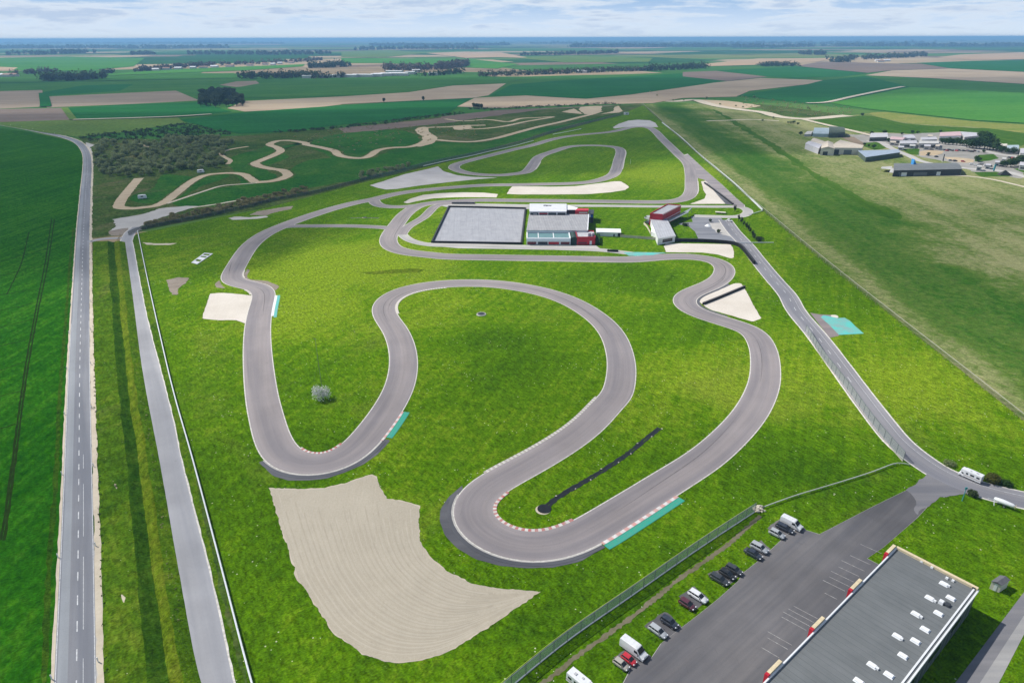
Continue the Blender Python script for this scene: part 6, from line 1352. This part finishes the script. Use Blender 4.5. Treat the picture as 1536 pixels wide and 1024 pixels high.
for k, (x0, x1, y) in enumerate(((-100,330,73),(560,760,69),(860,1150,71.5),(1250,1640,70),(-100,420,66.5),(800,1400,66),(-100,1640,62.6))):
    belt([(x0, y), ((x0+x1)/2, y+random.uniform(-1.0,1.0)), (x1, y-.4)], 320, 24, 80, L_FAR, 'distant blue wood near the horizon, %s' % ('farthest left row','row over the left village','row over the middle','row over the right tan fields','long left row','long right row','last row under the sky')[k], 60, 20, 20)

# ------------------------------------------------------------------ unseen clouds, outlined to shade parts of the land
CLH = 950.0
def cloud(px, dens=1.0, cell=26, soft=70, thick=90):
    off = SUN_AZ*(CLH/math.tan(math.radians(SUN_EL))); W_ = [(at(*p).x+off.x, at(*p).y+off.y) for p in px]
    xs = [p[0] for p in W_]; ys = [p[1] for p in W_]; nx = int((max(xs)-min(xs)+2*soft)/cell)+2; ny = int((max(ys)-min(ys)+2*soft)/cell)+2
    bm = bmesh.new(); lay = bm.verts.layers.float.new('vapour'); T = []; Bt = []
    def sdist(q):
        d = 1e9
        for (x1, y1), (x2, y2) in zip(W_, W_[1:]+W_[:1]):
            L2 = (x2-x1)**2+(y2-y1)**2; t = max(0, min(1, ((q[0]-x1)*(x2-x1)+(q[1]-y1)*(y2-y1))/L2)); d = min(d, math.hypot(q[0]-x1-t*(x2-x1), q[1]-y1-t*(y2-y1)))
        return d if inside(q, W_) else -d
    for j in range(ny):
        a = []; b_ = []
        for i in range(nx):
            q = (min(xs)-soft+i*cell, min(ys)-soft+j*cell); f = max(0, min(1, .5+sdist(q)/soft)); f = f*f*(3-2*f)
            h = thick*f*(.6+.4*math.sin(q[0]*.031)*math.cos(q[1]*.027))
            v = bm.verts.new((q[0], q[1], CLH+1+h)); v[lay] = f*dens; a.append(v); v = bm.verts.new((q[0], q[1], CLH-h*.25)); v[lay] = f*dens; b_.append(v)
        T.append(a); Bt.append(b_)
    for j in range(ny-1):
        for i in range(nx-1):
            if max(v[lay] for v in (T[j][i], T[j][i+1], T[j+1][i], T[j+1][i+1])) <= 0: continue
            bm.faces.new((T[j][i], T[j][i+1], T[j+1][i+1], T[j+1][i])); bm.faces.new((Bt[j][i], Bt[j+1][i], Bt[j+1][i+1], Bt[j][i+1]))
    for v in [v for v in bm.verts if not v.link_faces]: bm.verts.remove(v)
    me = bpy.data.meshes.new('cloud'); bm.to_mesh(me); bm.free(); return struct(link('cloud', me, CLOUD))
nb_ = NB('cloud vapour'); at_ = nb_.new('ShaderNodeAttribute', attribute_name='vapour'); nz = nb_.noise(nb_.pos(), .011, 5, .6)
f_ = nb_.math('MULTIPLY', nb_.math('MULTIPLY', at_.outputs['Fac'], nb_.ramp(nz, [(.30, .55), (.62, 1.0)])), .62)
tb = nb_.new('ShaderNodeBsdfTransparent'); db = nb_.new('ShaderNodeBsdfDiffuse'); db.inputs[0].default_value = (.9,.9,.9,1); mx = nb_.new('ShaderNodeMixShader')
nb_.link(f_, mx.inputs[0]); nb_.link(tb.outputs[0], mx.inputs[1]); nb_.link(db.outputs[0], mx.inputs[2]); nb_.link(mx.outputs[0], nb_.out.inputs[0]); CLOUD = nb_.m
cloud([(-160,415),(60,402),(250,398),(335,394),(372,362),(420,338),(470,318),(565,283),(690,265),(850,257),(940,240),(1020,229),(1130,227),(1245,222),(1190,196),(1090,168),(960,158),(700,160),(400,168),(-160,172)], .62, 24, 60)
cloud([(-300,158),(1250,150),(1400,138),(1700,140),(1700,116),(-300,120)], .55, 60, 160)
cloud([(1120,325),(1230,300),(1536,290),(1650,330),(1600,420),(1430,480),(1400,500),(1300,470),(1180,420)], .28, 16, 50)
cloud([(640,500),(860,480),(930,560),(880,640),(700,660),(620,590)], .14, 14, 40)
cloud([(-100,640),(300,600),(700,560),(1100,620),(1500,640),(1750,760),(1750,1150),(-100,1150)], .20, 12, 70)
cloud([(420,338),(560,335),(520,352),(400,385),(372,392),(385,360)], .45, 8, 18, 30)

# ------------------------------------------------------------------ haze
bm = bmesh.new(); box(bm, (0, 0, 47.5), (127000, 127000, 97.0)); o = from_bm('haze', bm, None); stuff(o); o['label'] = 'pale blue haze lying over the whole plain'; o['category'] = 'haze'
hm = bpy.data.materials.new('haze'); hm.use_nodes = True; nt = hm.node_tree; nt.nodes.remove(nt.nodes['Principled BSDF']); pv = nt.nodes.new('ShaderNodeVolumePrincipled')
pv.inputs['Color'].default_value = (.31,.62,.98,1); pv.inputs['Density'].default_value = .00012; pv.inputs['Anisotropy'].default_value = .1
nt.links.new(pv.outputs[0], nt.nodes['Material Output'].inputs['Volume']); o.data.materials.append(hm)
